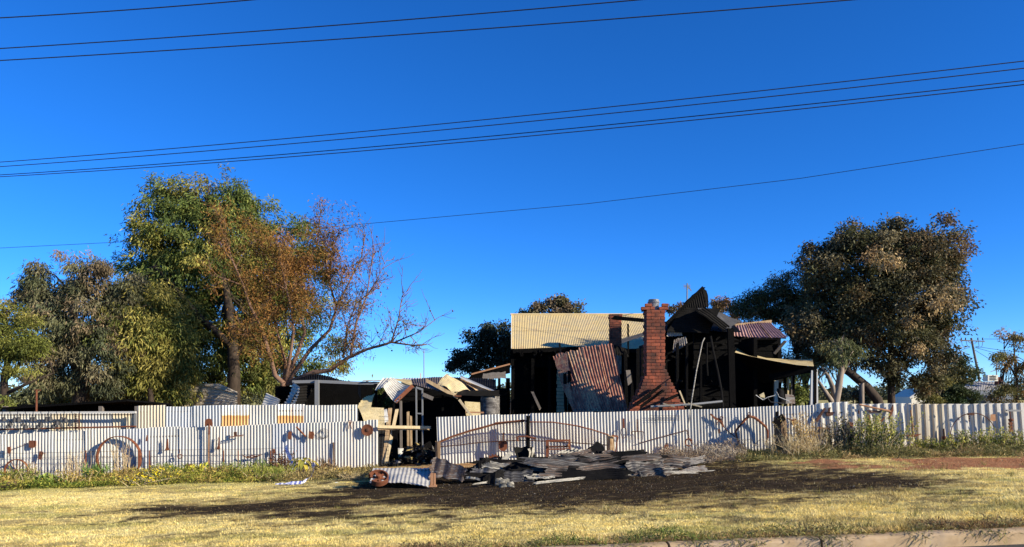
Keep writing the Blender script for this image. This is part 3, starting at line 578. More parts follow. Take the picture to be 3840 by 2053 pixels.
T('small_cylinder', 'stubby dark iron lug on the ribbed fence', 'lug', [('lug', rod([(3220, 1539), (3221, 1552)], .016, .12), RD)])
wheel('spoked_wheel', 'dark thin iron wheel with few spokes sunk in grey weeds', 3164, 1660, 50, .3, .018, .007, RD, 6, .03)
T('pickaxe', 'upright pickaxe with an orange wooden handle and head at the bottom', 'pickaxe', [('handle', MB().tube([Q(3415, 1539, .16), Q(3421, 1590, .16), Q(3424, 1639, .16)], [.018, .022, .03], 7), M['handle']), ('head', plate([(3391, 1633), (3410, 1631), (3435, 1630), (3457, 1628), (3440, 1636), (3428, 1640), (3412, 1638)], .19, .05), R)])
T('iron_hoop', 'large thin dark hoop hung by a chain on the ribbed fence', 'hoop', [('hoop', MB().ring(Q(3649, 1635, .22), 84 / F * FY, .011, 48, 6), RD), ('clamp', plate([(3632, 1550), (3655, 1549), (3655, 1559), (3632, 1558)], .24, .05), RD), ('chain', chain((3634, 1560), (3635, 1582), 5, .018, .24), RD)])
T('grease_pump', 'dark rusty hand pump hung left of the thin hoop', 'pump', [('body', rod([(3539, 1608), (3541, 1636)], .018, .15), RD), ('block', plate([(3536, 1638), (3546, 1636), (3550, 1645), (3545, 1652), (3538, 1650)], .16, .05), R), ('bar', rod([(3533, 1645), (3553, 1644)], .01, .15), RD)])
T('tan_plate', 'tan rusty plate hung on the ribbed fence right of the hoop', 'plate', [('plate', plate([(3716, 1555), (3733, 1554), (3734, 1578), (3726, 1581), (3714, 1576)], .15, .012), M['rust_pale'])])
m = MB(); 
for k in range(4): z = 1573 + k * 13; m.prism([Q(3785, z, .2), Q(3796, z - 3, .2), Q(3799, z + 5, .2), Q(3788, z + 10, .2)], .05)
m.lathe(tuple(Q(3792, 1578, .2)), [(.01, -.02), (.05, .0), (.045, .03), (.015, .05)], 10)
T('auger', 'rusty twisted auger hung from a metal bracket', 'auger', [('spiral', m, R), ('shaft', rod([(3786, 1536), (3790, 1576), (3799, 1628)], .014, .18), R)])
T('wall_bracket', 'grey metal bracket holding the twisted auger', 'bracket', [('arm', plate([(3776, 1537), (3828, 1537), (3832, 1543), (3826, 1545), (3776, 1543)], .2, .05), M['steel'])])
T('small_hook', 'small pale hook on the ribbed fence left of the hoop', 'hook', [('hook', rod([(3505, 1556), (3509, 1562), (3506, 1570), (3500, 1570)], .006, .1), M['pale_metal'])])
T('long_iron', 'bent thin iron rod lying on the scorched grass under the dry weeds', 'rod', [('rod', MB().tube([P(3102, 1712, 16.2), P(3126, 1738, 15.2), P(3152, 1762, 14.4), P(3136, 1765, 14.3)], .012, 5), RD)])
tag(MB().tube([P(2642, 1268, 19.6), P(2634, 1285, 19.5), P(2612, 1390, 18.6), P(2594, 1500, 17.85), P(2580, 1605, 17.8)], .014, 7).build('leaning_pole', M['ash_pale']), 'long pale metal pole leaning from the ruin over the fence', 'pole')

# ------------------------------------------------------------------ free sheets of iron
def patch(c, m, name='sheet', parent=None, pitch=.076, amp=.009, bend=0., bendu=0., crumple=.0, cf=1.5, nv=10, seed=None, tear=0., smooth=True, valley=.45, wavy=0.):
    # c: 4 corners  p00 (u0 v0), p10 (u1 v0), p11 (u1 v1), p01 (u0 v1); ridges run along v
    p00, p10, p11, p01 = [Vector(q) for q in c]; sd = seed if seed is not None else random.randint(0, 999)
    L = max((p10 - p00).length, (p11 - p01).length); nu = int(min(260, max(8, L / pitch * 7))) if amp else 14
    nm = (p10 - p00).cross(p01 - p00).normalized(); v = []
    for j in range(nv + 1):
        t = j / nv
        for i in range(nu + 1):
            s = i / nu; te = t
            if tear and j in (0, nv): te = t + (tear if j == nv else -tear) * (float(vnoise(s * 9, sd, 3)) - .5)
            q = (p00.lerp(p10, s)).lerp(p01.lerp(p11, s), te)
            if wavy: q = q + (p01 - p00) * 0 + (p10 - p00) * (wavy * (float(fbm(t * 3.1 + sd, .5, 7, 3)) - .5))
            h = bend * 4 * t * (1 - t) + bendu * 4 * s * (1 - s)
            if amp: h += amp * cos(2 * pi * s * L / pitch)
            if crumple: h += crumple * ((float(fbm(s * L * cf + sd, t * cf * 2 + sd, sd % 50, 3)) - .5) * 2)
            v.append(q + nm * h)
    k = nu + 1; f = [(j * k + i, j * k + i + 1, (j + 1) * k + i + 1, (j + 1) * k + i) for j in range(nv) for i in range(nu)]
    o = MB().add(v, f).build(name, m, parent, smooth)
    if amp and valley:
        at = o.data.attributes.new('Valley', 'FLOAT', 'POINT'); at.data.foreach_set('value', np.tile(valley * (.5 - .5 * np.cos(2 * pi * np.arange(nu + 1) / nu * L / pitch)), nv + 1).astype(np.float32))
    return o
PP = lambda *t: [P(*q) for q in t]
CH, CI = M['char'], M['char_iron']

# ------------------------------------------------------------------ main chimney, every brick a part
def brick_mesh(nm, l, w, h, sd):
    rr = random.Random(sd); m = MB(); b = .006; a, c, e = l / 2, w / 2, h / 2; vv = []
    for z, k in ((-e, b), (-e + b, 0), (e - b, 0), (e, b)):
        for x, y in ((-a + k, -c + k), (a - k, -c + k), (a - k, c - k), (-a + k, c - k)): vv.append((x + rr.uniform(-.003, .003), y + rr.uniform(-.003, .003), z + rr.uniform(-.002, .002)))
    ff = [(3, 2, 1, 0), (12, 13, 14, 15)] + [(j * 4 + k, j * 4 + (k + 1) % 4, j * 4 + 4 + (k + 1) % 4, j * 4 + 4 + k) for j in range(3) for k in range(4)]
    me = bpy.data.meshes.new(nm); me.from_pydata(vv, [], ff); me.update(); me.materials.append(M['brick']); return me
BL, BW, BH, MJ = .228, .109, .0755, .0095
bfull = [brick_mesh('brick', BL, BW, BH, k) for k in range(4)]; bhalf = [brick_mesh('half_brick', BW, BW, BH, 9 + k) for k in range(3)]; bthird = [brick_mesh('brick_bat', .165, BW, BH, 20 + k) for k in range(2)]
def put(me, p, parent, rz=0, name='brick'):
    o = link(name, me, parent, Vector(p) - wloc(parent)); o.rotation_euler = (random.uniform(-.012, .012), random.uniform(-.012, .012), rz + random.uniform(-.015, .015)); return o
def course(x0, x1, yf, z, k, parent, depth, sides=True):
    w = x1 - x0; x = x0; first = (k % 2 == 0)
    if first and w > .3: put(random.choice(bhalf), (x + BW / 2, yf + BW / 2, z), parent); x += BW + MJ
    while x1 - x > .05:
        r = x1 - x
        if r >= BL - .02: put(random.choice(bfull), (x + BL / 2, yf + BW / 2 + random.uniform(-.004, .004), z), parent); x += BL + MJ
        elif r >= .15: put(random.choice(bthird), (x1 - .0825, yf + BW / 2, z), parent); break
        else: put(random.choice(bhalf), (x1 - BW / 2, yf + BW / 2, z), parent); break
    if sides:
        for xs_ in (x0 + BW / 2, x1 - BW / 2):
            y = yf + BW + MJ + (0 if first else .06)
            while y < yf + depth - .1: put(random.choice(bfull), (xs_, y + BL / 2, z), parent, pi / 2); y += BL + MJ
CD = 19.0; pxm = CD / F
def build_chimney():
    zt = P(0, 1163, CD).z; cx0 = wx(2425.5, CD); cx1 = cx0 + .477; ch = BH + MJ; gzc = float(gz(cx0, CD))
    t = thing('brick_chimney', (cx0 + .24, CD + .25, gzc), 'tall sooty red brick chimney with flared base rising from the ruin', 'chimney')
    core = MB()
    # stack
    ns = 18; z = zt - ch / 2
    for k in range(ns): course(cx0, cx1, CD, z - k * ch, k, t, .48)
    zb = zt - ns * ch; core.box(((cx0 + cx1) / 2, CD + .25, (zt + zb) / 2), (.455, .46, zt - zb))
    # flared base, stepping out to both sides
    k = 0; z = zb - ch / 2
    while z > gzc - .05:
        L = min(.62, max(0, (k - 1)) * .030 + (.03 if k > 1 else 0) + (.012 * max(0, k - 5))); Rr = min(.60, .04 * (k + 1))
        course(cx0 - L, cx1 + Rr, CD - .006, z, k, t, .48, sides=(k % 1 == 0)); core.box(((cx0 - L + cx1 + Rr) / 2, CD + .245, z), (cx1 - cx0 + L + Rr - .03, .45, ch + .001)); z -= ch; k += 1
    core.build('mortar_core', M['mortar'], t)
    # broken crown: corbel of loose bricks and a flue cap
    for dx, dz, me in ((-.075, .045, bfull[0]), (.1, .05, bhalf[0]), (.39, .045, bfull[2]), (.0, .13, bthird[0]), (.43, .13, bthird[1])): put(me, (cx0 + dx + .05, CD + .06, zt + dz), t)
    for dy in (.17, .4): put(bfull[1], (cx0 - .0, CD + dy, zt + .045), t, pi / 2); put(bfull[3], (cx1 + .0, CD + dy, zt + .045), t, pi / 2)
    put(bfull[0], (cx0 + .12, CD + .43, zt + .05), t); put(bfull[1], (cx0 + .36, CD + .43, zt + .05), t)
    MB().lathe((cx0 + .22, CD + .24, zt), [(.14, 0), (.14, .2), (.155, .205), (.155, .24), (.138, .245), (.138, .29), (.12, .3)], 20).build('flue_cap', M['steel'], t)
build_chimney()
c2 = 30.0
def small_chimney():
    x0 = wx(2288, c2); x1 = x0 + .475; zt = P(0, 1178, c2).z; ch = BH + MJ; t = thing('brick_chimney', (x0 + .24, c2 + .24, P(0, 1300, c2).z), 'shorter clean red brick chimney before the cream roof', 'chimney')
    n_ = 17
    for k in range(n_): course(x0 - (.03 if k < 2 else 0), x1 + (.03 if k < 2 else 0), c2, zt - ch * (k + .5), k, t, .4)
    MB().box(((x0 + x1) / 2, c2 + .22, zt - n_ * ch / 2 - .5), (.45, .4, n_ * ch + 1.0)).build('mortar_core', M['mortar'], t)
small_chimney()

# ------------------------------------------------------------------ the burnt house
hz = lambda px, d: float(gz(wx(px, d), d)) - .1
hs_ = thing('burnt_house', (wx(2300, 31), 31, hz(2300, 31)), 'burnt out house with a cream corrugated roof and charred walls', 'house')
# cream roof: separate sheets, front slope and back slope
rl, rr_ = 1931, 2660; de, dr = 31.0, 34.6
xs_e = [wx(1918, de), wx(2700, de)]; xr = [wx(1933, dr), wx(2700, dr)]
ze, zr = P(0, 1309, de).z, P(0, 1183, dr).z; wsh = .762; x = xs_e[0]; XR = wx(2470, dr)
while x < XR:
    xe = min(x + wsh, XR); g = x + .0
    patch([(x, de, ze), (xe + .02, de, ze), (xe + .02, (de + dr) / 2 + .1, (ze + zr) / 2 + .05), (x, (de + dr) / 2 + .1, (ze + zr) / 2 + .05)], M['roof_cream'], 'roof_sheet', hs_, nv=2, amp=.008)
    patch([(x, (de + dr) / 2, (ze + zr) / 2 + .012), (xe + .02, (de + dr) / 2, (ze + zr) / 2 + .012), (xe + .02, dr, zr + .01), (x, dr, zr + .01)], M['roof_cream'], 'roof_sheet', hs_, nv=2, amp=.008)
    patch([(xe, dr, zr), (x, dr, zr), (x, dr + 3.6, ze), (xe, dr + 3.6, ze)], M['roof_cream'], 'roof_sheet', hs_, nv=1, amp=.011); x = xe
MB().tube([(xs_e[0] - .05, dr, zr + .03), (XR, dr, zr + .03)], .06, 6).build('ridge_cap', M['roof_cream'], hs_)
MB().bar((xs_e[0] - .03, de - .05, ze - .08), (XR, de - .05, ze - .08), .16, .06, jag=.02).build('fascia', CH, hs_)
MB().bar((xs_e[0] + .0, de + .0, ze - .03), (xs_e[0], dr, zr - .02), .14, .03, (1, 0, 0)).build('barge_board', M['wall_cream'], hs_)
wy = 31.5; wz0 = hz(2000, wy)
def boards(x0, x1, y, z0, z1, m, parent, h=.17, name='weatherboard', axis='x', drop=0.):
    if axis == 'x': wl = MB().box(((x0 + x1) / 2, y + .04, (z0 + z1) / 2), (x1 - x0 - .02, .05, z1 - z0)).build('wall', CH, parent)
    else: wl = MB().box((y + .045, (x0 + x1) / 2, (z0 + z1) / 2), (.05, x1 - x0 - .02, z1 - z0)).build('wall', CH, parent)
    z = z0
    while z < z1 - .02:
        if random.random() >= drop:
            hh = min(h - .014, z1 - z); a = random.uniform(-.02, .02); s = random.uniform(-.008, .008)
            if axis == 'x': MB().add([(x0 + a, y - .034, z), (x1 + a, y - .034, z + s), (x1 + a, y + .01, z + s), (x0 + a, y + .01, z), (x0 + a, y - .008, z + hh), (x1 + a, y - .008, z + hh + s), (x1 + a, y + .01, z + hh + s), (x0 + a, y + .01, z + hh)], [(3, 2, 1, 0), (4, 5, 6, 7), (0, 1, 5, 4), (1, 2, 6, 5), (2, 3, 7, 6), (3, 0, 4, 7)]).build(name, m, wl)
            else: MB().box((y, (x0 + x1) / 2, z + hh / 2), (.03, x1 - x0, hh)).build(name, m, wl)
        z += h
boards(wx(1926, wy), wx(2002, wy), wy, wz0, ze - .15, CH, hs_, .18)
boards(wx(2088, wy), wx(2130, wy), wy, wz0, ze - .9, M['board_cream'], hs_, .15)
boards(wx(2130, wy), wx(2460, wy), wy, wz0, ze - .15, CH, hs_, .18)
boards(wx(2002, wy), wx(2088, wy), wy, ze - .75, ze - .15, CH, hs_, .18)
boards(wy, dr + 3.4, wx(1926, wy), wz0, ze - .1, CH, hs_, .18, axis='y')
MB().box(((wx(1926, wy) + wx(2460, wy)) / 2, dr + 3.3, (wz0 + ze) / 2), (wx(2460, wy) - wx(1926, wy), .1, ze - wz0)).build('back_wall', CH, hs_)
MB().box(((wx(1926, wy) + wx(2460, wy)) / 2, wy + 2.6, (wz0 + ze) / 2), (wx(2460, wy) - wx(1926, wy), .1, ze - wz0)).build('inner_wall', CH, hs_)
MB().box(((wx(1926, wy) + wx(2460, wy)) / 2, wy + 2., ze - .1), (wx(2460, wy) - wx(1926, wy), 3.5, .05)).build('ceiling', CH, hs_)
for px, yt in ((1922, 1318), (1998, 1322), (2060, 1330)): MB().bar(P(px, yt, 31.2), (P(px, yt, 31.2).x, 31.2, wz0), .13, .13, jag=.02).build('wall_post', CH, hs_)
MB().bar(P(1996, 1470, 30.8), P(2026, 1535, 30.4), .1, .1, jag=.05).build('fallen_stud', M['timber_grey'], hs_)
MB().bar(P(1925, 1318, 30.9), P(2180, 1308, 30.9), .18, .1, jag=.05).build('burnt_beam', CH, hs_)
for k in range(14): a = 1930 + random.random() * 250; b = 1312 + random.random() * 8; MB().bar(P(a, b, 30.8), P(a + random.uniform(-14, 14), b + random.uniform(8, 26), 30.8), .05, .05, jag=.06).build('charred_stick', CH, hs_)
MB().bar(P(2098, 1290, 30.5), P(2110, 1385, 28), .07, .07, jag=.03).build('charred_stick', CH, hs_)
# fallen verandah sheets (scorched red)
fl = thing('fallen_roof', P(2200, 1530, 20.4), 'scorched red corrugated roof slab sagging to the ground beside the chimney', 'roof wreck')
tp = [(2073, 1334, 21.2), (2128, 1320, 21.1), (2185, 1306, 21.0), (2245, 1294, 20.9), (2300, 1292, 20.8)]; bt = [(2150, 1548, 19.9), (2205, 1548, 19.85), (2258, 1548, 19.8), (2305, 1548, 19.8), (2356, 1548, 19.75)]
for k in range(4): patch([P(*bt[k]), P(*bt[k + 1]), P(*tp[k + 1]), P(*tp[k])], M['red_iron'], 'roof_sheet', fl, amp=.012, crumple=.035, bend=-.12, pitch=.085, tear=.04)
patch(PP((2105, 1440, 20.5), (2150, 1545, 19.95), (2128, 1320, 21.1), (2076, 1334, 21.25)), M['red_iron'], 'torn_sheet', fl, crumple=.06, tear=.1)
patch(PP((2300, 1292, 20.9), (2350, 1305, 21.), (2360, 1340, 20.9), (2300, 1330, 20.8)), CI, 'torn_sheet', fl, crumple=.06)
for (a, b, c_, d2) in ((2118, 1400, 2122, 1550), (2135, 1395, 2136, 1550), (2345, 1320, 2350, 1550), (2392, 1310, 2392, 1550), (2410, 1305, 2410, 1550), (2375, 1390, 2368, 1550)): MB().bar(P(a, b, 20.6), P(c_, d2, 20.4), .09, .06, jag=.06).build('charred_stud', CH, fl)
MB().bar(P(2355, 1390, 20.3), P(2362, 1440, 20.2), .12, .05, jag=.06).build('scorched_board', M['timber_grey'], fl)
# kitchen wing: collapsed gable
kw = thing('burnt_wing', P(2640, 1540, 21), 'collapsed blackened wing with a buckled iron gable behind the chimney', 'house')
patch(PP((2500, 1212, 20.6), (2505, 1216, 22.6), (2625, 1130, 22.6), (2632, 1076, 20.8)), CI, 'roof_sheet', kw, crumple=.06, tear=.06)
patch(PP((2632, 1077, 20.7), (2652, 1092, 20.9), (2655, 1155, 20.9), (2560, 1140, 20.6)), CI, 'gable_sheet', kw, crumple=.05, amp=.012, pitch=.1)
patch(PP((2505, 1212, 20.6), (2632, 1080, 20.7), (2650, 1160, 20.7), (2500, 1240, 20.6)), CI, 'gable_sheet', kw, crumple=.03)
patch(PP((2500, 1245, 20.5), (2560, 1150, 20.6), (2700, 1160, 20.7), (2660, 1250, 20.5)), CI, 'gable_sheet', kw, crumple=.08, amp=.004)
for a, b in (((2620, 1158), (2727, 1236)), ((2634, 1155), (2748, 1222)), ((2650, 1155), (2770, 1206))):
    pass
patch(PP((2618, 1160, 20.2), (2662, 1156, 23.2), (2775, 1204, 23.4), (2727, 1238, 20.3)), M['dark_roof'], 'roof_sheet', kw, amp=.016, pitch=.2, crumple=.05, tear=.06)
patch(PP((2610, 1166, 20.15), (2640, 1150, 20.2), (2735, 1225, 20.2), (2715, 1243, 20.15)), CI, 'roof_edge', kw, crumple=.05, tear=.1)
MB().bar(P(2500, 1214, 20.5), P(2640, 1076, 20.7), .09, .05, jag=.05).build('barge_board', CH, kw)
MB().bar(P(2300, 1192, 21.4), P(2430, 1204, 21), .1, .1, jag=.06).build('fallen_beam', CH, kw)
patch(PP((2330, 1272, 20.8), (2430, 1240, 20.6), (2432, 1256, 20.5), (2332, 1290, 20.7)), M['timber_grey'], 'eave_edge', kw, amp=0, crumple=.04)
MB().bar(P(2355, 1218, 20.9), P(2356, 1330, 20.8), .045, .045, jag=.03).build('charred_stick', CH, kw)
MB().prism(PP((2440, 1560, 25.5), (2790, 1560, 25.5), (2780, 1235, 25.5), (2700, 1215, 25.5), (2640, 1165, 25.5), (2505, 1222, 25.5), (2440, 1240, 25.5)), .1).build('back_wall', CH, kw)
MB().box((wx(2440, 23.5), 23.3, 1.2), (.1, 4.2, 4.0)).build('side_wall', CH, kw)
patch(PP((2490, 1240, 20.6), (2780, 1248, 20.8), (2750, 1215, 25.5), (2490, 1205, 25.5)), CH, 'ceiling', kw, amp=0, crumple=.03)
MB().box((wx(2762, 23), 23.2, 1.3), (.1, 4.0, 3.8)).build('side_wall', CH, kw)
boards(wx(2505, 20.9), wx(2600, 20.9), 20.9, .0, 1.7, CH, kw, .15, drop=.12); boards(wx(2600, 21.1), wx(2735, 21.1), 21.1, .0, 3.3, CH, kw, .15, drop=.08)  # taller right-hand black wall added to block sun, shading the fallen slab's lower part
for px, w in ((2737, .13), (2748, .04), (2540, .07), (2628, .05), (2575, .06)): MB().bar(P(px, 1236 if px > 2700 else 1290, 20.3), P(px + (8 if px > 2700 else 0), 1545, 20.2), w, .1, jag=.05).build('charred_stud', CH, kw)
MB().tube([P(2665, 1262, 20.1), P(2675, 1320, 19.9), P(2693, 1400, 19.7), P(2706, 1470, 19.5), P(2712, 1540, 19.4)], .028, 6).build('bent_pipe', M['char_iron'], kw)
MB().tube([P(2651, 1285, 20.2), P(2650, 1350, 20.2), P(2653, 1410, 20.2)], .025, 6).build('hanging_pipe', CI, kw)
patch(PP((2522, 1325, 20.4), (2578, 1290, 20.4), (2572, 1262, 20.5), (2528, 1275, 20.5)), M['ash_iron'], 'torn_sheet', kw, crumple=.05, tear=.1)
patch(PP((2500, 1262, 20.6), (2560, 1258, 20.6), (2550, 1215, 20.8), (2505, 1225, 20.8)), M['grey_roof'], 'torn_sheet', kw, crumple=.05, amp=.014, pitch=.1)
for a, b in (((2386, 1520), (2476, 1448)), ((2400, 1528), (2488, 1464)), ((2500, 1500), (2546, 1480))): MB().bar(P(*a, 18.7), P(*b, 18.85), .07, .07, jag=.05).build('charred_beam', CH, kw)
MB().bar(P(2548, 1466, 18.8), P(2572, 1525, 18.7), .035, .03).build('bent_strip', M['timber'], kw)
MB().tube([P(2440, 1526, 18.5), P(2600, 1517, 18.5), P(2708, 1506, 18.6)], .03, 7).build('fallen_pipe', M['steel'], kw)
MB().bar(P(2485, 1513, 18.4), P(2530, 1527, 18.3), .03, .02).build('bent_strip', M['timber'], kw); MB().bar(P(2580, 1513, 18.4), P(2632, 1527, 18.3), .035, .02).build('bent_strip', M['timber'], kw)
# right part: maroon roof, black wall, verandah
rw = thing('burnt_verandah', P(2900, 1540, 22), 'black weatherboard end wall with maroon roof and sagging cream verandah', 'house')
T4 = [(2750, 1221, 25.2), (2800, 1216, 25.2), (2845, 1212, 25.2), (2888, 1210, 25.2)]; B4 = [(2752, 1258, 22.8), (2822, 1268, 22.7), (2890, 1268, 22.7), (2956, 1268, 22.7)]
for k in range(3): patch([P(*B4[k]), P(*B4[k + 1]), P(*T4[k + 1]), P(*T4[k])], M['red_roof'], 'roof_sheet', rw, amp=.016, pitch=.1, crumple=.03, tear=.02)
patch([P(2748, 1262, 22.9), P(2950, 1272, 22.9), P(2884, 1216, 25.3), P(2750, 1226, 25.3)], CI, 'roof_lining', rw, amp=0)
MB().bar(P(2748, 1224, 25.2), P(2890, 1209, 25.2), .14, .1, jag=.05).build('ridge_timber', M['timber_scorch'], rw)
wz1 = hz(2830, 23.2)
boards(wx(2757, 23.2), wx(2915, 23.2), 23.2, wz1, P(0, 1275, 23.2).z, CH, rw, .2)
MB().box((wx(2920, 23.2), 23.17, (P(0, 1290, 23.2).z + wz1) / 2), (.12, .12, P(0, 1290, 23.2).z - wz1)).build('corner_post', CH, rw)
MB().box((wx(2925, 23.2), 25.2, 1.4), (.1, 4, 3.2)).build('side_wall', CH, rw)
MB().box((wx(2760, 23.2), 25.2, 1.4), (.1, 4, 3.2)).build('side_wall', CH, rw)
MB().box((wx(2842, 25.4), 25.4, 2.0), (1.55, .1, 3.6)).build('back_wall', CH, rw)
MB().bar(P(2905, 1325, 22.6), P(2945, 1280, 22.4), .08, .08, jag=.04).build('roof_brace', M['timber_grey'], rw)
def strip(fr_, bk, m, name, parent, th=.0):
    n_ = 30; fx = [q[0] for q in fr_]; bx_ = [q[0] for q in bk]; v = []
    for i in range(n_ + 1):
        t = i / n_; a = P(np.interp(t * (len(fx) - 1), range(len(fx)), fx), np.interp(t * (len(fx) - 1), range(len(fx)), [q[1] for q in fr_]), 20.3); b = P(np.interp(t * (len(bx_) - 1), range(len(bx_)), bx_), np.interp(t * (len(bx_) - 1), range(len(bx_)), [q[1] for q in bk]), 22.8)
        for j in range(25): s = j / 24; q = a.lerp(b, s); q.z += .011 * cos(2 * pi * s * 2.5 / .1); v.append(q)
    MB().add(v, [(i * 25 + j, (i + 1) * 25 + j, (i + 1) * 25 + j + 1, i * 25 + j + 1) for i in range(n_) for j in range(24)]).build(name, m, parent, True)
strip([(2756, 1324), (2814, 1338), (2901, 1356), (2989, 1371), (3052, 1376)], [(2764, 1305), (2806, 1327), (2872, 1344), (2950, 1349), (3047, 1349)], M['cream_sheet'], 'verandah_sheet', rw)
MB().bar(P(2880, 1415, 20.8), P(3058, 1384, 20.3), .16, .1, jag=.04).build('verandah_beam', CH, rw)
patch(PP((2760, 1332, 20.35), (3050, 1380, 20.35), (3050, 1392, 22), (2860, 1440, 22.5)), CH, 'verandah_lining', rw, amp=0, crumple=.02)
for px, p2, w, yt, m in ((3046, 3038, .075, 1390, M['pale_metal']), (3054, 3053, .09, 1386, CH), (3062, 3066, .05, 1386, M['pale_metal']), (2909, 2908, .125, 1414, M['wall_cream']), (2955, 2955, .05, 1404, M['timber']), (2968, 2968, .04, 1402, M['timber_grey']), (2976, 2977, .06, 1402, CH), (2944, 2944, .06, 1404, CH)):
    d2 = 20.3 if px > 3000 else 22.9; MB().bar(P(px, yt, d2), (P(p2, 1520, d2).x, d2, hz(px, d2)), w, w, jag=.01).build('verandah_post', m, rw)
MB().box((wx(2933, 23), 23.0, P(0, 1422, 23).z), (.22, .03, .2)).build('scorched_board', M['timber_scorch'], rw)
ch_ = thing('burnt_chair', P(2950, 1520, 20.2), 'crumpled burnt chair and twisted wire on the verandah', 'chair')
patch(PP((2918, 1515, 20), (2946, 1515, 20), (2940, 1470, 20.2), (2912, 1458, 20.2)), CI, 'backrest', ch_, amp=0, crumple=.06, bendu=.06); patch(PP((2946, 1515, 20), (2982, 1515, 20), (2976, 1480, 20.2), (2944, 1476, 20.2)), M['ash_iron'], 'seat', ch_, amp=0, crumple=.06, bend=.05)
patch(PP((2850, 1494, 20), (2866, 1505, 20), (2864, 1472, 20), (2846, 1482, 20)), M['cream_sheet'], 'torn_cover', ch_, amp=0, crumple=.04, bend=.05)
MB().tube([P(2834, 1482, 19.9), P(2860, 1500, 19.9), P(2880, 1490, 19.9), P(2905, 1484, 19.9), P(2912, 1470, 19.9), P(2922, 1490, 19.9), P(2960, 1506, 19.9)], .01, 5).build('wire_frame', M['pale_metal'], ch_); MB().tube([P(2876, 1490, 19.9), P(2890, 1508, 19.9), P(2940, 1514, 19.9)], .012, 5).build('wire_frame', M['wire'], ch_)
for k in range(40):                                  # charred roof battens and rafters among the black interior
    a = random.uniform(2440, 2760); b = random.uniform(1240, 1500); L = random.uniform(15, 60); an = random.uniform(-.9, .9); d2 = random.uniform(20.6, 22.5)
    MB().bar(P(a, b, d2), P(a + L * cos(an), b + L * sin(an), d2 + random.uniform(-.4, .4)), .05, .04, jag=.03).build('charred_stick', CH, kw)
an_ = MB().tube([P(2576, 1175, 33), P(2577, 1063, 33)], .03, 6).bar(P(2564, 1074, 33), P(2588, 1073, 33), .03, .03)
for k in range(5): an_.tube([P(2565 + k * 5.5, 1067 + k % 2, 33), P(2565 + k * 5.5, 1084, 33)], .012, 4)
an_.tube([P(2577, 1072, 33), P(2592, 1090, 33.8)], .015, 4)
for k in range(5): an_.tube([P(2579 + k * 3, 1073 + k * 3, 33.2), P(2581 + k * 3, 1083 + k * 3, 33.2)], .01, 4)
tag(an_.build('tv_antenna', M['steel']), 'thin television antenna on a mast above the burnt roof', 'antenna')

# ------------------------------------------------------------------ yard sheds between fence and house
cp = thing('burnt_carport', P(1250, 1540, 21.5), 'steel framed carport with a humped blackened roof', 'carport')
MB().bar(P(1097, 1433, 21), P(1189, 1431, 21), .085, .06).build('front_beam', M['steel'], cp); MB().bar(P(1192, 1431, 21), P(1340, 1437, 21), .085, .06).build('front_beam', M['steel'], cp); MB().bar(P(1340, 1437, 21.01), P(1418, 1438, 21), .085, .06).build('front_beam', M['steel'], cp)
MB().bar(P(1189, 1426, 20.95), (P(1189, 1500, 20.95).x, 20.95, hz(1189, 21)), .11, .1).build('post', M['steel'], cp); MB().bar(P(1410, 1440, 20.95), (P(1410, 1500, 20.95).x, 20.95, hz(1410, 21)), .08, .08).build('post', CH, cp)
A_ = [(1085, 1436), (1110, 1424), (1150, 1410), (1193, 1403), (1235, 1412), (1270, 1424), (1310, 1431), (1360, 1434), (1450, 1434)]
for k in range(8):
    (a, b), (c3, d3) = A_[k], A_[k + 1]; patch([P(a, 1431 + abs(a - 1190) * .02, 21.05), P(c3, 1431 + abs(c3 - 1190) * .02, 21.05), P(c3, d3, 23.5), P(a, b, 23.5)], CI, 'roof_sheet', cp, amp=.012)
MB().box((wx(1280, 24.6), 24.6, .72), (3.2, .1, 2.5)).build('back_wall', CH, cp); MB().box((wx(1112, 23.4), 23., .65), (.08, 3.2, 2.3)).build('side_wall', CH, cp)
for k in range(3): MB().tube([P(1345 + k * 3, 1440, 21.2), P(1344 + k * 4, 1480 + 8 * k, 21.2)], .006, 4).build('hanging_wire', M['wire'], cp)
for k in range(2): patch([P(1358 + k * 40, 1431, 20.9), P(1398 + k * 30, 1429, 20.9), P(1400 + k * 30, 1425, 22.5), P(1360 + k * 40, 1427, 22.5)], M['cream_sheet'], 'ceiling_board', cp, amp=0)
def loose(name, label, c, m, **k): return tag(patch(c, m, name, **k), label, 'iron sheet')
# ridges run across the short side on the curled sheets
loose('curled_sheet', 'white corrugated sheet curling down from the carport end', PP((1035, 1540, 20.4), (1100, 1434, 21.0), (1124, 1452, 20.7), (1078, 1540, 20.2)), M['white_sheet'], amp=.022, pitch=.11, bendu=.12, crumple=.02, nv=6)
loose('curled_sheet', 'blackened corrugated sheet hanging under the carport end', PP((1078, 1545, 20.3), (1124, 1450, 20.8), (1190, 1440, 21.3), (1130, 1545, 20.8)), CI, amp=.015, pitch=.11, bendu=.05)
loose('curled_sheet', 'white torn corrugated sheet lying lowest left of the carport', PP((974, 1540, 20.2), (1000, 1473, 20.8), (1050, 1496, 20.4), (1036, 1540, 20.1)), M['white_sheet'], amp=.02, pitch=.11, crumple=.03, nv=6)
loose('folded_sheet', 'cream corrugated sheet folded down at the right carport corner', PP((1338, 1530, 20), (1385, 1488, 20.6), (1408, 1478, 20.6), (1392, 1530, 20)), M['cream_sheet'], amp=.018, pitch=.1, bendu=-.08, crumple=.03, nv=6)
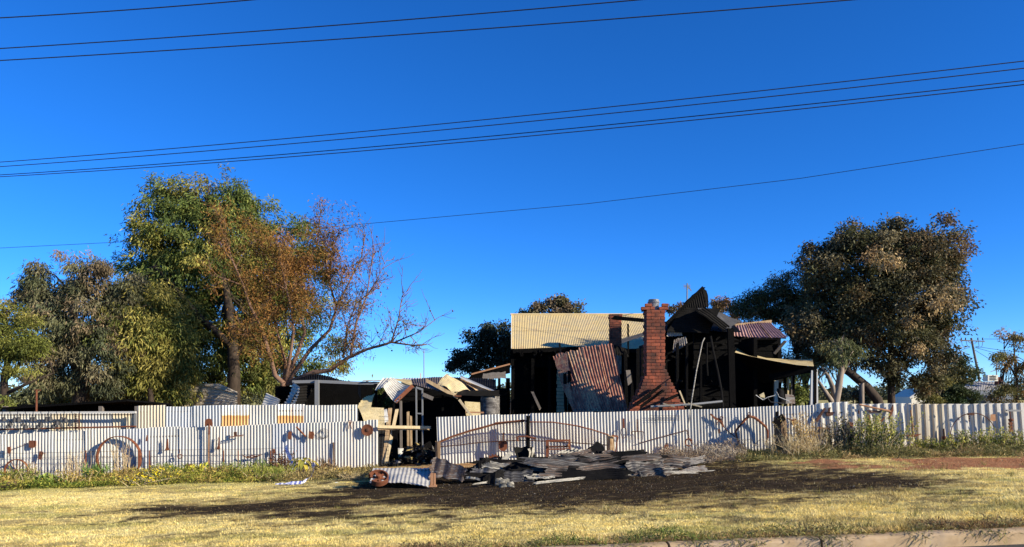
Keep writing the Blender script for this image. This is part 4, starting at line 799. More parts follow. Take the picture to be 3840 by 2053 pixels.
# collapsed shed in the middle
sh = thing('burnt_shed', P(1640, 1560, 21), 'charred shed frame with thin steel studs behind the fence gap', 'shed')
boards(wx(1440, 24.6), wx(1900, 24.6), 24.6, hz(1650, 24.6), 1.75, CH, sh, .16)
for px, y0, w, m in ((1477, 1505, .05, CH), (1503, 1505, .06, M['timber_grey']), (1530, 1545, .06, M['timber_scorch']), (1541, 1560, .05, M['timber_scorch']), (1561, 1452, .04, M['steel']), (1584, 1460, .04, M['steel']), (1660, 1470, .06, CH), (1700, 1490, .06, CH), (1795, 1500, .07, CH)):
    d2 = 19.9 if px < 1650 else 21; MB().bar(P(px, y0, d2), (P(px + 2, 1600, d2).x, d2, hz(px, d2)), w, w, jag=.02).build('stud', m, sh)
MB().bar(P(1560, 1453, 19.9), P(1586, 1462, 19.9), .05, .05).build('top_plate', M['steel'], sh); MB().bar(P(1563, 1551, 19.9), P(1586, 1552, 19.9), .035, .035).build('nogging', M['steel'], sh)
MB().bar(P(1586, 1480, 19.85), P(1624, 1496, 19.85), .1, .03).build('hanging_board', M['timber_grey'], sh)
MB().bar(P(1483, 1508, 19.7), P(1547, 1448, 19.9), .1, .05, jag=.02).build('scorched_beam', M['rust'], sh)
MB().bar(P(1546, 1446, 20), P(1700, 1488, 20), .07, .05, jag=.03).build('charred_rafter', CH, sh); MB().bar(P(1600, 1428, 20), P(1715, 1490, 20), .09, .04, jag=.05).build('scorched_rafter', M['timber_scorch'], sh)
patch(PP((1548, 1447, 20), (1660, 1470, 20.4), (1662, 1414, 23.5), (1540, 1424, 23.5)), M['ash_iron'], 'roof_sheet', sh, crumple=.03, amp=.01)
patch(PP((1660, 1470, 20.4), (1860, 1480, 20.6), (1860, 1425, 24), (1662, 1414, 23.5)), CI, 'roof_sheet', sh, crumple=.03, amp=.01)
patch(PP((1704, 1484, 20), (1872, 1486, 20.2), (1872, 1464, 20.3), (1704, 1468, 20.1)), CI, 'scorched_fascia', sh, amp=0, crumple=.05, tear=.2)
MB().bar(P(1704, 1486, 19.95), P(1730, 1486, 19.95), .05, .02).build('rust_patch', M['rust'], sh)
patch(PP((1480, 1425, 20.6), (1548, 1446, 20.2), (1540, 1424, 21.5), (1470, 1418, 21.5)), M['cream_sheet'], 'ceiling_board', sh, amp=0, crumple=.03)
loose('crumpled_sheet', 'white blistered roof sheet drooping over the shed entrance', PP((1484, 1510, 19.6), (1546, 1448, 20), (1476, 1417, 20.4), (1436, 1448, 19.9)), M['white_sheet'], amp=.012, bend=-.1, crumple=.06, tear=.06)
loose('crumpled_sheet', 'bent white strip of roofing above the ivy', PP((1406, 1464, 20), (1436, 1452, 19.9), (1474, 1417, 20.4), (1438, 1419, 20.4)), M['white_sheet'], amp=.016, pitch=.1, crumple=.02)
loose('curved_sheet', 'large cream domed roof sheet bulging over the shed', PP((1640, 1444, 20.2), (1704, 1480, 20), (1768, 1466, 20.4), (1672, 1409, 21.6)), M['cream_sheet'], amp=.005, pitch=.1, bend=.09, bendu=.08, crumple=.06, nv=20, tear=.08)
loose('curved_sheet', 'long grey white folded roofing strip right of the cream dome', PP((1728, 1409, 21.4), (1857, 1466, 20.6), (1840, 1468, 20.5), (1726, 1420, 21.2)), M['pale_metal'], amp=0, bend=.04, crumple=.02)
loose('curved_sheet', 'brown scorched sheet sagging under the grey white strip', PP((1735, 1432, 21), (1795, 1470, 20.5), (1845, 1468, 20.6), (1728, 1412, 21.5)), M['timber_scorch'], amp=.006, bend=-.05, crumple=.03)
tk = thing('water_tank', (wx(1838, 20.5), 20.5, hz(1838, 20.5)), 'soot streaked galvanised water tank beside the charred wall', 'tank'); zt = P(0, 1486, 20.5).z
MB().lathe((wx(1838, 20.5), 20.5, hz(1838, 20.5)), [(.26, 0)] + [(.26 + .006 * (k % 2), .1 + k * (zt - hz(1838, 20.5) - .1) / 14) for k in range(15)], 24).build('shell', M['ash_iron'], tk, True); MB().lathe((wx(1838, 20.5), 20.5, zt), [(.275, 0), (.275, .04), (.05, .07)], 24).build('lid', CI, tk)
ss = thing('skillion_roof', P(1840, 1420, 25), 'rusty edged skillion roof sloping up to the charred house wall', 'roof wreck'); MB().bar(P(1768, 1404, 25), P(1913, 1366, 25), .05, .08).build('roof_edge', M['rust_pale'], ss); patch(PP((1768, 1406, 25), (1913, 1368, 25), (1913, 1400, 25.1), (1740, 1440, 25.1)), CH, 'gable_lining', ss, amp=0, crumple=.02); patch(PP((1768, 1404, 25), (1913, 1366, 25), (1916, 1372, 29), (1790, 1406, 29)), CI, 'roof_sheet', ss)
patch(PP((1808, 1420, 24.6), (1898, 1420, 24.6), (1896, 1396, 24.7), (1812, 1402, 24.7)), M['timber_grey'], 'torn_lining', ss, amp=0, crumple=.03, tear=.2); boards(wx(1868, 25.3), wx(1900, 25.3), 25.3, 0., P(0, 1462, 25.3).z, M['board_cream'], ss, .09)
for px in (1872, 1902, 1908): MB().bar(P(px, 1420, 25.1), (P(px, 1500, 25.1).x, 25.1, hz(px, 25.1)), .09, .09, jag=.02).build('post', CH, ss)
loose('leaning_sheet', 'sunlit cream panel leaning behind the fence near the tank', PP((1748, 1560, 19.6), (1802, 1560, 19.6), (1800, 1510, 19.9), (1742, 1506, 19.9)), M['cream_sheet'], amp=0, crumple=.02)
tag(MB().bar(P(1722, 1500, 19.4), P(1790, 1590, 19.2), .06, .05).build('leaning_beam', M['timber']), 'pale timber beam leaning before the cream panel', 'beam'); tag(MB().bar(P(1746, 1547, 19.3), P(1814, 1548, 19.3), .04, .03).build('rusty_bar', M['rust_pale']), 'thin rusty bar crossing before the cream panel', 'bar')
# gap between the fences
def plank(label, a, b, w, m, name='plank', h=.03): return tag(MB().bar(a, b, w, h, jag=.03).build(name, m), label, 'plank')
plank('pale raw plank laid across the fence gap', P(1418, 1601, 17.9), P(1612, 1604, 18.3), .07, M['timber']); plank('second plank just under the one across the gap', P(1418, 1609, 17.95), P(1606, 1610, 18.4), .05, M['timber_scorch'])
plank('split scorched plank standing left in the gap', P(1463, 1532, 19.3), P(1440, 1738, 18.3), .1, M['timber_scorch']); plank('raw pale plank leaning beside the split plank', P(1489, 1535, 19.4), P(1448, 1735, 18.25), .08, M['timber'])
plank('thick charred log leaning across the rubble in the gap', P(1535, 1712, 18.9), P(1612, 1665, 19.5), .13, CH, 'charred_log', .13); plank('charred beam standing in the gap behind the planks', P(1480, 1605, 18.9), P(1484, 1735, 18.6), .12, CH, 'charred_beam', .1)
loose('leaning_sheet', 'cream sheet with a torn corner behind the round disc', PP((1372, 1600, 18.7), (1442, 1600, 18.8), (1440, 1528, 18.9), (1345, 1528, 18.9)), M['cream_sheet'], amp=0, crumple=.05)
loose('torn_sheet', 'grey torn sheet curling beside the cream sheet', PP((1432, 1590, 18.8), (1456, 1580, 18.9), (1450, 1535, 19), (1430, 1540, 19)), M['pale_metal'], amp=0, bend=.05, crumple=.05)
m = MB()
for k in range(7): m.tube([P(1422 + k * 5, 1560, 18.5), P(1424 + k * 6, 1760, 18.0)], .004, 3)
for k in range(14): m.tube([P(1420, 1562 + k * 14, 18.5 - k * .035), P(1458, 1564 + k * 14, 18.5 - k * .035)], .004, 3)
tag(m.build('wire_netting', M['wire']), 'wire mesh panel hanging at the open end of the fence', 'netting')
b = thing('bucket', P(1494, 1712, 19.6), 'soot stained white bucket among the rubble in the gap', 'bucket'); q = P(1494, 1715, 19.6); MB().lathe(tuple(q), [(.11, 0), (.13, .2), (.14, .21), (.14, .23)], 16).build('body', M['pale_metal'], b)
dv, df, dc = [], [], []
for k in range(420):                                 # burnt debris mound in the gap
    px = random.uniform(1425, 1640); d2 = random.uniform(17.9, 20.4); h = max(0, .42 * (1 - abs(px - 1570) / 120)) * random.random(); x0 = wx(px, d2); z0 = float(gz(x0, d2)) + h; s = random.uniform(.03, .15)
    nrm = [Vector((random.uniform(-1, 1), random.uniform(-1, 1), random.uniform(-.5, .5))).normalized() * s for _ in range(4)]; base = len(dv); dv += [tuple(Vector((x0, d2, z0)) + w_) for w_ in nrm]; df += [(base, base + 1, base + 2), (base, base + 2, base + 3), (base, base + 3, base + 1), (base + 1, base + 3, base + 2)]
    c0 = random.choice([(.02, .018, .016)] * 8 + [(.09, .08, .07), (.3, .28, .25), (.5, .38, .15)]); dc += [c0] * 4
tag(np_mesh('burnt_debris', dv, df, M['grass'], np.array(dc)), 'black burnt debris heaped in the fence gap', 'debris', kind='stuff')
tag(patch([P(1425, 1762, 17.9), P(1640, 1748, 17.9), P(1640, 1700, 20.4), P(1425, 1705, 20.4)], CH, 'ash_mound', amp=0, crumple=.12, cf=2.5, nv=20), 'mound of black ash filling the fence gap', 'ash', kind='stuff')

# far shed, low roof
fs_ = thing('tin_shed', P(740, 1540, 29), 'tan tin shed with horizontal corrugated wall under the big tree', 'shed')
for k in range(5):
    z0 = 1.2 + k * .0; patch([P(560 + k * 66, 1532, 29), P(560 + k * 66, 1440 if k not in (0,) else 1490, 29), P(626 + k * 66, 1440 if k < 4 else 1470, 29), P(626 + k * 66, 1532, 29)], M['shed_wall'], 'wall_sheet', fs_, amp=.014, pitch=.12, nv=4)
patch([P(545, 1497, 28.9), P(700, 1430, 28.9), P(700, 1425, 33), P(545, 1492, 33)], M['grey_roof'], 'roof_sheet', fs_); patch([P(700, 1430, 28.9), P(895, 1478, 28.9), P(895, 1474, 33), P(700, 1425, 33)], M['grey_roof'], 'roof_sheet', fs_)
lr = thing('low_shed', P(260, 1545, 20.5), 'low dark skillion shed roof behind the bells', 'shed')
patch([P(10, 1530, 20), P(470, 1503, 20), P(640, 1515, 23), P(40, 1522, 24)], CI, 'roof_sheet', lr, amp=.008); MB().bar(P(10, 1532, 19.98), P(470, 1503, 19.98), .06, .05).build('fascia', CH, lr); MB().bar(P(470, 1503, 19.98), P(640, 1518, 22.5), .06, .05).build('fascia', CH, lr)
MB().box((wx(300, 22.5), 22.5, .2), (5.6, .08, 2.1)).build('back_wall', CH, lr)
for px in (20, 380, 515): MB().bar(P(px, 1524, 20.1), (P(px, 1524, 20.1).x, 20.1, hz(px, 20)), .1, .1).build('post', M['timber_grey'], lr)

# ------------------------------------------------------------------ rubble heap before the fence
PD = lambda y: float(np.interp(y, [1640, 1690, 1740, 1780, 1800, 1820], [17.2, 16.5, 15.2, 14.1, 13.5, 12.9]))
def heap(pts, m, amp=.02, crumple=.05, dd=0., **k):
    lb = {'ash_coated_iron': ('grey scorched corrugated iron sheet in the rubble heap', 'grey sheets of the rubble heap'), 'pale_ash_iron': ('ash whitened iron sheet in the rubble heap', 'whitened sheets of the rubble heap'), 'blackened_iron': ('blackened crumpled iron sheet in the rubble heap', 'black sheets of the rubble heap')}[m.name]
    dm = sum(PD(b) for _, b in pts) / 4
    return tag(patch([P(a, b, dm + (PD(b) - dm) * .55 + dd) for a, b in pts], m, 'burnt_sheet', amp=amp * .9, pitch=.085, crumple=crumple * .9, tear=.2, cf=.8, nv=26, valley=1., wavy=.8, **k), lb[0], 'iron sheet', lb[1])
AI, AP = M['ash_iron'], M['ash_pale']
# corner order u0v0,u1v0,u1v1,u0v1 with ridges along v (v = along the long side)
def hs2(a, b, c, d, m, **k): return heap([a, d, c, b], m, **k)   # a..b one long edge (top), d..c the other
hs2((1626, 1719), (1748, 1757), (1734, 1805), (1610, 1800), AI, crumple=.03, amp=.014)
hs2((1830, 1728), (1976, 1745), (1958, 1768), (1818, 1750), AP, crumple=.05, amp=.013)
hs2((1958, 1742), (2215, 1690), (2222, 1728), (1962, 1770), AI, crumple=.06, amp=.013)
hs2((2090, 1702), (2145, 1684), (2215, 1694), (2130, 1725), AP, crumple=.05)
hs2((2050, 1752), (2212, 1732), (2208, 1766), (2040, 1785), AI, crumple=.05, amp=.018)
hs2((1975, 1783), (2130, 1776), (2060, 1798), (1978, 1800), AP, crumple=.04)
hs2((2000, 1812), (2205, 1790), (2180, 1798), (1998, 1820), AP, crumple=.05)
hs2((1772, 1760), (1870, 1768), (1868, 1782), (1766, 1776), AI, crumple=.04)
hs2((1812, 1790), (1892, 1770), (1880, 1812), (1822, 1815), CI, crumple=.08)
hs2((1780, 1745), (1830, 1728), (1840, 1760), (1776, 1768), CI, crumple=.08)
hs2((1895, 1770), (1990, 1766), (2060, 1790), (1890, 1798), CI, crumple=.08)
hs2((2235, 1778), (2648, 1764), (2520, 1800), (2238, 1800), AP, crumple=.05, amp=.013)
hs2((2465, 1757), (2645, 1709), (2640, 1735), (2475, 1772), AI, crumple=.05, amp=.015)
hs2((2370, 1728), (2455, 1708), (2472, 1744), (2372, 1748), AP, crumple=.03)
hs2((2240, 1700), (2372, 1690), (2378, 1734), (2240, 1742), AI, crumple=.05, amp=.014)
hs2((2160, 1742), (2300, 1738), (2480, 1768), (2230, 1782), CI, crumple=.06)
hs2((2210, 1700), (2260, 1690), (2262, 1752), (2206, 1760), CI, crumple=.08)
hs2((2500, 1775), (2650, 1742), (2655, 1768), (2500, 1794), AI, crumple=.05, amp=.014)
hs2((1740, 1780), (1990, 1775), (2000, 1806), (1740, 1806), CI, crumple=.08, dd=.3)
hs2((2000, 1775), (2260, 1770), (2260, 1806), (2000, 1806), CI, crumple=.08, dd=.3)
hs2((1780, 1725), (2230, 1712), (2230, 1760), (1780, 1770), CI, crumple=.12, dd=.5)
hs2((2270, 1735), (2620, 1722), (2600, 1780), (2260, 1790), CI, crumple=.1, dd=.4)
hs2((1750, 1790), (1800, 1796), (1798, 1801), (1748, 1796), AP, crumple=.02)
hs2((1775, 1818), (1825, 1808), (1822, 1814), (1772, 1822), AP, crumple=.02)
rs = random.Random(5)
for k in range(44):
    px = rs.uniform(1830, 2510); d = rs.uniform(13.7, 15.9); x0 = wx(px, d); hh = .34 * max(.15, 1 - ((d - 15.6) / 1.9) ** 2) * (1 - .35 * abs(px - 2150) / 420); z0 = float(gz(x0, d)) + hh + rs.uniform(-.05, .05)
    an = rs.gauss(0, .14); L2 = rs.uniform(.35, 1.0) * (1 if 1950 < px < 2400 else .6); Wd2 = rs.uniform(.1, .26); ti = rs.uniform(.1, .6); z0 = min(z0, EYE - (float(np.interp(px, [1800, 1980, 2150, 2300, 2450, 2640], [1742, 1752, 1706, 1708, 1728, 1740])) - YH) / F * d - Wd2 * sin(ti)); dx = Vector((cos(an), sin(an) * .8, rs.gauss(.03, .07))); sd_ = Vector((0, cos(ti), sin(ti))); c0 = Vector((x0, d, z0)); mt = rs.choice([AI, AI, AI, AI, AP, CI, CI, M['dark_roof']])
    lb = {AI: ('grey scorched corrugated iron sheet in the rubble heap', 'grey sheets of the rubble heap'), AP: ('ash whitened iron sheet in the rubble heap', 'whitened sheets of the rubble heap')}.get(mt, ('blackened crumpled iron sheet in the rubble heap', 'black sheets of the rubble heap'))
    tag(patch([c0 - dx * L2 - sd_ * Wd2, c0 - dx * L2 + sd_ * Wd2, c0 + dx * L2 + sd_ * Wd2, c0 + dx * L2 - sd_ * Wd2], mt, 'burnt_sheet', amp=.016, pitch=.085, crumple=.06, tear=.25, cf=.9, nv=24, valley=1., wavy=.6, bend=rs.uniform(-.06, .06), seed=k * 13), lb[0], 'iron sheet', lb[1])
loose('black_sheet', 'black pointed sheet propped beside the orange split post', [P(2184, 1700, 16.6), P(2272, 1698, 16.6), P(2262, 1672, 16.9), P(2238, 1656, 17)], CI, amp=0, crumple=.03)
rbm = thing('burnt_bin', P(1968, 1745, 16.2), 'crushed blackened bin flaring open at the top in the rubble heap', 'bin')
patch([P(1945, 1742, 16.1), P(1990, 1742, 16.1), P(1996, 1680, 16.1), P(1924, 1676, 16.1)], CI, 'side', rbm, amp=0, bendu=-.12, crumple=.05, tear=.12); patch([P(1988, 1742, 16.05), P(1996, 1742, 16.2), P(2004, 1678, 16.2), P(1980, 1684, 16.05)], M['ash_pale'], 'torn_flap', rbm, amp=0, crumple=.04); patch([P(1992, 1742, 16.3), P(2014, 1738, 16.5), P(2002, 1678, 16.5), P(1990, 1676, 16.4)], CI, 'side', rbm, amp=0, crumple=.04)
tag(MB().bar(P(1876, 1740, 16), P(1918, 1694, 16.1), .1, .06, jag=.03).build('steel_channel', M['ash_pale']), 'white flaking steel channel sticking up from the rubble heap', 'channel')
cg = P(1856, 1745, 16.3); m = MB().ring(cg, .19, .03, 20, 5, (0, 1, 0), (.2, pi - .2), band=.03)
for k in range(9): a = .3 + k * .3; m.box((cg.x + .235 * cos(a), cg.y, cg.z + .235 * sin(a)), (.03, .05, .03))
tag(m.build('gear_segment', R), 'rusty toothed gear arc behind the rubble heap', 'gear')
for a, b, l in ((1872, 1812, .16), (1898, 1814, .17), (1886, 1820, .1), (1915, 1822, .07)):
    patch_o = patch([P(a - 16, b + 10, PD(b)), P(a + 14, b + 12, PD(b)), P(a + 12, b - 14, PD(b) + .1), P(a - 14, b - 12, PD(b) + .1)], M['ash_pale'], 'ash_lump', amp=0, crumple=.11, cf=5, bend=.02, bendu=.03, nv=14, tear=.3, smooth=False); tag(patch_o, 'pale crumpled lump of ash before the rubble heap', 'ash', 'ash lumps before the rubble heap')
# striped sheet with rusty wheel
loose('striped_sheet', 'white corrugated sheet lying flat beside the rusty cart wheel', [P(1385, 1815, 13.7), P(1610, 1825, 13.3), P(1620, 1760, 15.2), P(1400, 1758, 15.4)], M['white_sheet'], amp=.005, pitch=.085, bendu=.02, crumple=.05, nv=18, valley=.3, tear=.06)
loose('rust_sheet', 'thin rusty sheet edge lying behind the striped white sheet', [P(1500, 1768, 14.9), P(1612, 1762, 14.9), P(1612, 1758, 15.6), P(1500, 1760, 15.6)], RP, amp=.008)
def castwheel():
    c = P(1420, 1793, 13.6); ax = Vector((.15, -.55, .85)); t = thing('cart_wheel', (c.x, c.y, c.z - .15), 'broken rusty cast iron wheel leaning on the striped sheet', 'wheel')
    MB().ring(c, .17, .012, 30, 5, ax, (0.3, 5.6), band=.05).build('rim', R, t); e1 = ax.normalized().cross(Vector((0, 0, 1))).normalized(); e2 = e1.cross(ax.normalized())
    MB().tube([c - ax.normalized() * .07, c + ax.normalized() * .07], .045, 10).build('hub', R, t)
    for k in range(6): a = k * pi / 3 + .3; e = e1 * cos(a) + e2 * sin(a); MB().bar(c + e * .04, c + e * .16, .05, .02, ax).build('spoke', R, t)
castwheel()
T('cast_bracket', 'upright pinkish rusty cast bracket between the sheets', 'bracket', [('web', MB().bar(P(1620, 1776, 13.3), P(1620, 1822, 13.25), .05, .05), RP), ('web', MB().bar(P(1630, 1776, 13.3), P(1630, 1822, 13.25), .03, .05), RP), ('foot', MB().box(tuple(P(1623, 1823, 13.25)), (.14, .1, .03)), RP)])
T('hinge_bars', 'pile of flat rusty bars at the fence foot near the cart wheel', 'bars', [('bar', MB().bar(P(1262, 1758, 17.1), P(1370, 1778, 16.6), .03, .06), R), ('bar', MB().bar(P(1300, 1752, 17.2), P(1345, 1770, 16.9), .04, .05), RD), ('bar', MB().bar(P(1320, 1772, 16.9), P(1372, 1768, 16.8), .03, .05), R)])
tag(patch([P(1254, 1823, 14.6), P(1272, 1824, 14.6), P(1268, 1812, 14.7), P(1257, 1813, 14.7)], M['chalk'], 'paper_scrap', amp=0, crumple=.03, smooth=False), 'crumpled white paper scrap on the grass', 'litter')
m = MB(); tp_ = [(1073, 1672, 17.6), (1076, 1690, 17.5), (1085, 1712, 17.3), (1097, 1732, 17.1), (1110, 1744, 17), (1172, 1740, 16.5), (1176, 1752, 16.4), (1170, 1785, 15.9), (1150, 1800, 15.2), (1130, 1812, 14.9), (1090, 1814, 14.9), (1060, 1818, 14.9), (1030, 1822, 14.9)]
for k in range(len(tp_) - 1):
    a, b = P(*tp_[k]), P(*tp_[k + 1]); w1 = Vector((.03, 0, .035)) if k < 8 else Vector((0, .05, .035)); m.add([a - w1, a + w1, b + w1 * (1 if k % 2 else .5), b - w1], [(0, 1, 2, 3)])
tag(m.build('barrier_tape', M['tape']), 'blue and white checkered barrier tape trailing through the plants', 'tape')
T('rusty_crossbar', 'rusty crossbar with hooked ends tied across the tall charred post', 'bar', [('bar', rod([(1936, 1643), (1945, 1638), (1975, 1637), (1990, 1641), (2008, 1645)], .02, .5), R), ('hook', plate([(1938, 1643), (1946, 1643), (1944, 1656), (1938, 1655)], .5, .03), R), ('hook', plate([(2000, 1640), (2010, 1643), (2006, 1652), (2000, 1649)], .5, .03), RD)])
T('rusty_lock', 'rusty lock case half hidden by the golden dead weed', 'lock', [('case', plate([(2968, 1574), (2986, 1572), (2988, 1592), (2972, 1596)], .1, .04), R), ('arm', rod([(2950, 1569), (2970, 1576)], .014, .1), RD)])
tag(MB().bar(P(-30, 1826, 15.7), P(62, 1822, 15.75), .16, .12, jag=.03).build('timber_sleeper', M['post']), 'brown timber sleeper edging the left garden bed', 'sleeper')
# gritty ash flecks on the scorched ground
n = 1500; x_ = RNG.uniform(-3, 6.5, n); d_ = RNG.uniform(10.5, 15.5, n); kp = burn(x_, d_) > .6; x_, d_ = x_[kp], d_[kp]; n = len(x_); z_ = gz(x_, d_) + .012 + (fbm(x_ * 1.2, d_ * 1.2, 51, 4) - .5) * .06
s_ = RNG.uniform(.003, .008, n)[:, None]; v = np.stack([x_, d_, z_], 1)[:, None, :] + RNG.normal(0, 1, (n, 3, 3)) * s_[:, None]; cc = np.where(RNG.random((n, 1)) < .5, np.array([[.26, .24, .21]]), np.array([[.08, .07, .06]]))
tag(np_mesh('ash_flecks', v.reshape(-1, 3), np.arange(3 * n).reshape(n, 3), M['grass'], np.repeat(cc, 3, 0)), 'pale ash flecks scattered over the scorched ground', 'ash', kind='stuff')

# ------------------------------------------------------------------ foliage
def leafmesh(name, pos, dirs, L, Wd, col, parent=None, mat='leaf', loc=None, curl=.25):
    n = len(pos); d = dirs / np.linalg.norm(dirs, axis=1, keepdims=True); r = RNG.normal(0, 1, (n, 3)); s = np.cross(d, r); s /= np.linalg.norm(s, axis=1, keepdims=True) + 1e-9; nn = np.cross(s, d)
    L = np.asarray(L)[:, None]; Wd = np.asarray(Wd)[:, None]; v = np.empty((n, 4, 3))
    v[:, 0] = pos; v[:, 1] = pos + d * L * .45 + s * Wd * .5 + nn * L * curl * .3; v[:, 2] = pos + d * L - np.array([0, 0, 1]) * L * curl * .5; v[:, 3] = pos + d * L * .45 - s * Wd * .5 + nn * L * curl * .3
    return np_mesh(name, v.reshape(-1, 3), np.arange(4 * n).reshape(n, 4), M[mat], np.repeat(col, 4, 0), parent, loc)
def crown(lobes, d, ncl, per, L, Wd, cols, droop=.6, crad=.35, parent=None, name='crown', shell=.5, dscale=.75, jcol=.3, spike=0., sub=.8):
    # lobes: (px, py, rx, ry[, depth offset]) in photo pixels; lobes carry boughs, boughs carry leaf clusters
    ar_ = np.array([l[2] * l[3] for l in lobes], float); pr = ar_ / ar_.sum(); cen = []; rad = []
    for l in lobes:
        dd = d + (l[4] if len(l) > 4 else 0); cen.append(P(l[0], l[1], dd)); rx, rz = l[2] / F * dd, l[3] / F * dd; rad.append((rx, min(rx, rz) * dscale, rz))
    cen = np.array([tuple(c) for c in cen]); rad = np.array(rad); nb = max(4, ncl // 9); pick = RNG.choice(len(lobes), nb, p=pr)
    u = RNG.normal(0, 1, (nb, 3)); u /= np.linalg.norm(u, axis=1, keepdims=True); rr = (shell + (1 - shell) * RNG.random(nb) ** .55) * (1 + spike * RNG.normal(0, .06, nb))
    bc = cen[pick] + u * rad[pick] * rr[:, None]; bo = u * rad[pick]; bo /= np.linalg.norm(bo, axis=1, keepdims=True); br = sub * RNG.uniform(.45, 1.15, nb) * np.minimum(1., rad[pick].min(1) / .9)
    cols = np.array(cols); bcol = cols[RNG.integers(0, len(cols), nb)] * RNG.uniform(1 - jcol, 1 + jcol, (nb, 1))
    bi = RNG.integers(0, nb, ncl); w = RNG.normal(0, 1, (ncl, 3)); w /= np.linalg.norm(w, axis=1, keepdims=True); w = w + bo[bi] * .35; w[:, 2] = w[:, 2] * .7 + .12
    cc = bc[bi] + w * (br[bi] * RNG.uniform(.5, 1., ncl))[:, None]; out = w / np.linalg.norm(w, axis=1, keepdims=True)
    idx = np.repeat(np.arange(ncl), per); n = len(idx); pos = cc[idx] + RNG.normal(0, crad * .42, (n, 3)) * np.array([1, 1, .8]); dirs = out[idx] * .7 + RNG.normal(0, .6, (n, 3)); dirs[:, 2] -= droop * 1.2
    colr = (bcol[bi] * RNG.uniform(.85, 1.15, (ncl, 1)))[idx] * RNG.uniform(.65, 1.4, (n, 1)); o = leafmesh(name, pos, dirs, RNG.uniform(.6, 1.3, n) * L, RNG.uniform(.7, 1.2, n) * Wd, colr, parent)
    return o, bc
def trunkmesh(limbs, m, parent, name='trunk', targets=None, r1=.05, nt=40):
    b = MB()
    for pts, r0, re in limbs:
        w_ = [P(*p) for p in pts]; k = len(w_); b.tube(w_, [r0 + (re - r0) * i / (k - 1) for i in range(k)], 9)
    o = b.build(name, m, parent, True)
    if targets is not None:
        src = [P(*p) for pts, _, _ in limbs for p in pts[len(pts) // 2:]]; b = MB()
        for k in range(nt):
            t = Vector(targets[random.randrange(len(targets))]); s = min(src, key=lambda q: (q - t).length + random.random() * 1.5); md = s.lerp(t, .5) + Vector((random.uniform(-.2, .2), random.uniform(-.2, .2), random.uniform(.0, .4)))
            b.tube([s, s.lerp(md, .5) + Vector((0, 0, .05)), md, t], [r1, r1 * .8, r1 * .55, r1 * .2], 5)
        b.build('branch', m, parent, True)['kind'] = 'stuff'
    return o
def tree(name, label, base, limbs, lobes, d, ncl, per, L, Wd, cols, bark='bark', nt=40, r1=.05, **k):
    bp = P(*base); t = thing(name, (bp.x, bp.y, float(gz(bp.x, bp.y)) - .1), label, 'tree'); z0 = float(gz(bp.x, bp.y)) - .3
    o, cc = crown(lobes, d, ncl, per, L, Wd, cols, parent=t, **k); trunkmesh(limbs, M[bark], t, targets=cc, nt=nt, r1=r1); return t
G1 = [(.12, .15, .035), (.16, .18, .04), (.085, .115, .03), (.24, .22, .05)]
big = [(780, 770, 175, 95), (860, 830, 140, 110), (660, 850, 130, 130), (760, 920, 190, 130, -.5), (620, 960, 140, 110), (930, 930, 90, 110), (1090, 900, 105, 95, 1), (1130, 1040, 110, 150, 1.2), (560, 1060, 90, 90), (720, 1080, 200, 130), (850, 1180, 150, 160, 1), (1050, 1200, 160, 160, 1.5), (960, 1040, 130, 130, 1), (620, 1300, 150, 120, .5), (800, 1380, 120, 90, 1), (1180, 1330, 110, 90, 1.5), (650, 1170, 130, 120), (740, 1290, 160, 120, .3), (930, 1330, 120, 130, 1), (1040, 1420, 140, 60, 1.5), (700, 1430, 150, 60, .6)]
tree('spreading_tree', 'tallest green tree with drooping leaves behind the raised fence tier', (880, 1530, 30.5), [([(875, 1560, 30.5), (878, 1400, 30.5), (870, 1250, 30.4), (850, 1100, 30.3), (800, 900, 30.2), (770, 780, 30.2)], .3, .06), ([(876, 1350, 30.5), (960, 1180, 30.8), (1060, 1050, 31), (1100, 920, 31.2)], .16, .04), ([(872, 1300, 30.4), (740, 1180, 30), (640, 1060, 29.8), (580, 1000, 29.6)], .16, .04)], big, 31, 4600, 34, .19, .045, G1, droop=.55, crad=.34, nt=90)
tree('wattle_tree', 'bright olive tree with long drooping leaves left of the tallest tree', (560, 1530, 27.5), [([(570, 1560, 27.5), (560, 1420, 27.5), (520, 1280, 27.3), (500, 1180, 27.2)], .12, .04)], [(480, 1180, 95, 90), (560, 1220, 120, 120), (510, 1300, 130, 110, -.3), (610, 1330, 110, 110), (600, 1420, 120, 80), (500, 1420, 70, 60)], 28, 1000, 32, .2, .045, [(.24, .215, .05), (.18, .18, .04), (.28, .24, .06), (.11, .125, .03)], droop=.8, crad=.34, nt=36)
tree('gum_tree', 'grey green gum tree with hanging foliage at the left', (300, 1530, 27), [([(300, 1560, 27), (310, 1400, 27), (290, 1250, 27), (260, 1100, 27)], .32, .08), ([(305, 1420, 27), (240, 1300, 27), (160, 1180, 27)], .14, .04), ([(300, 1400, 27), (380, 1250, 27), (430, 1130, 27)], .14, .04)], [(250, 1060, 120, 95), (370, 1080, 110, 90), (180, 1120, 80, 80), (450, 1090, 70, 80), (300, 1180, 170, 110), (100, 1150, 40, 70), (170, 1260, 110, 110), (330, 1300, 150, 110), (220, 1380, 130, 90), (400, 1360, 110, 90), (330, 1420, 140, 50)], 27, 1900, 32, .16, .036, [(.125, .125, .062), (.165, .145, .08), (.09, .1, .05), (.2, .15, .085)], droop=.95, crad=.3, nt=50, sub=.65)
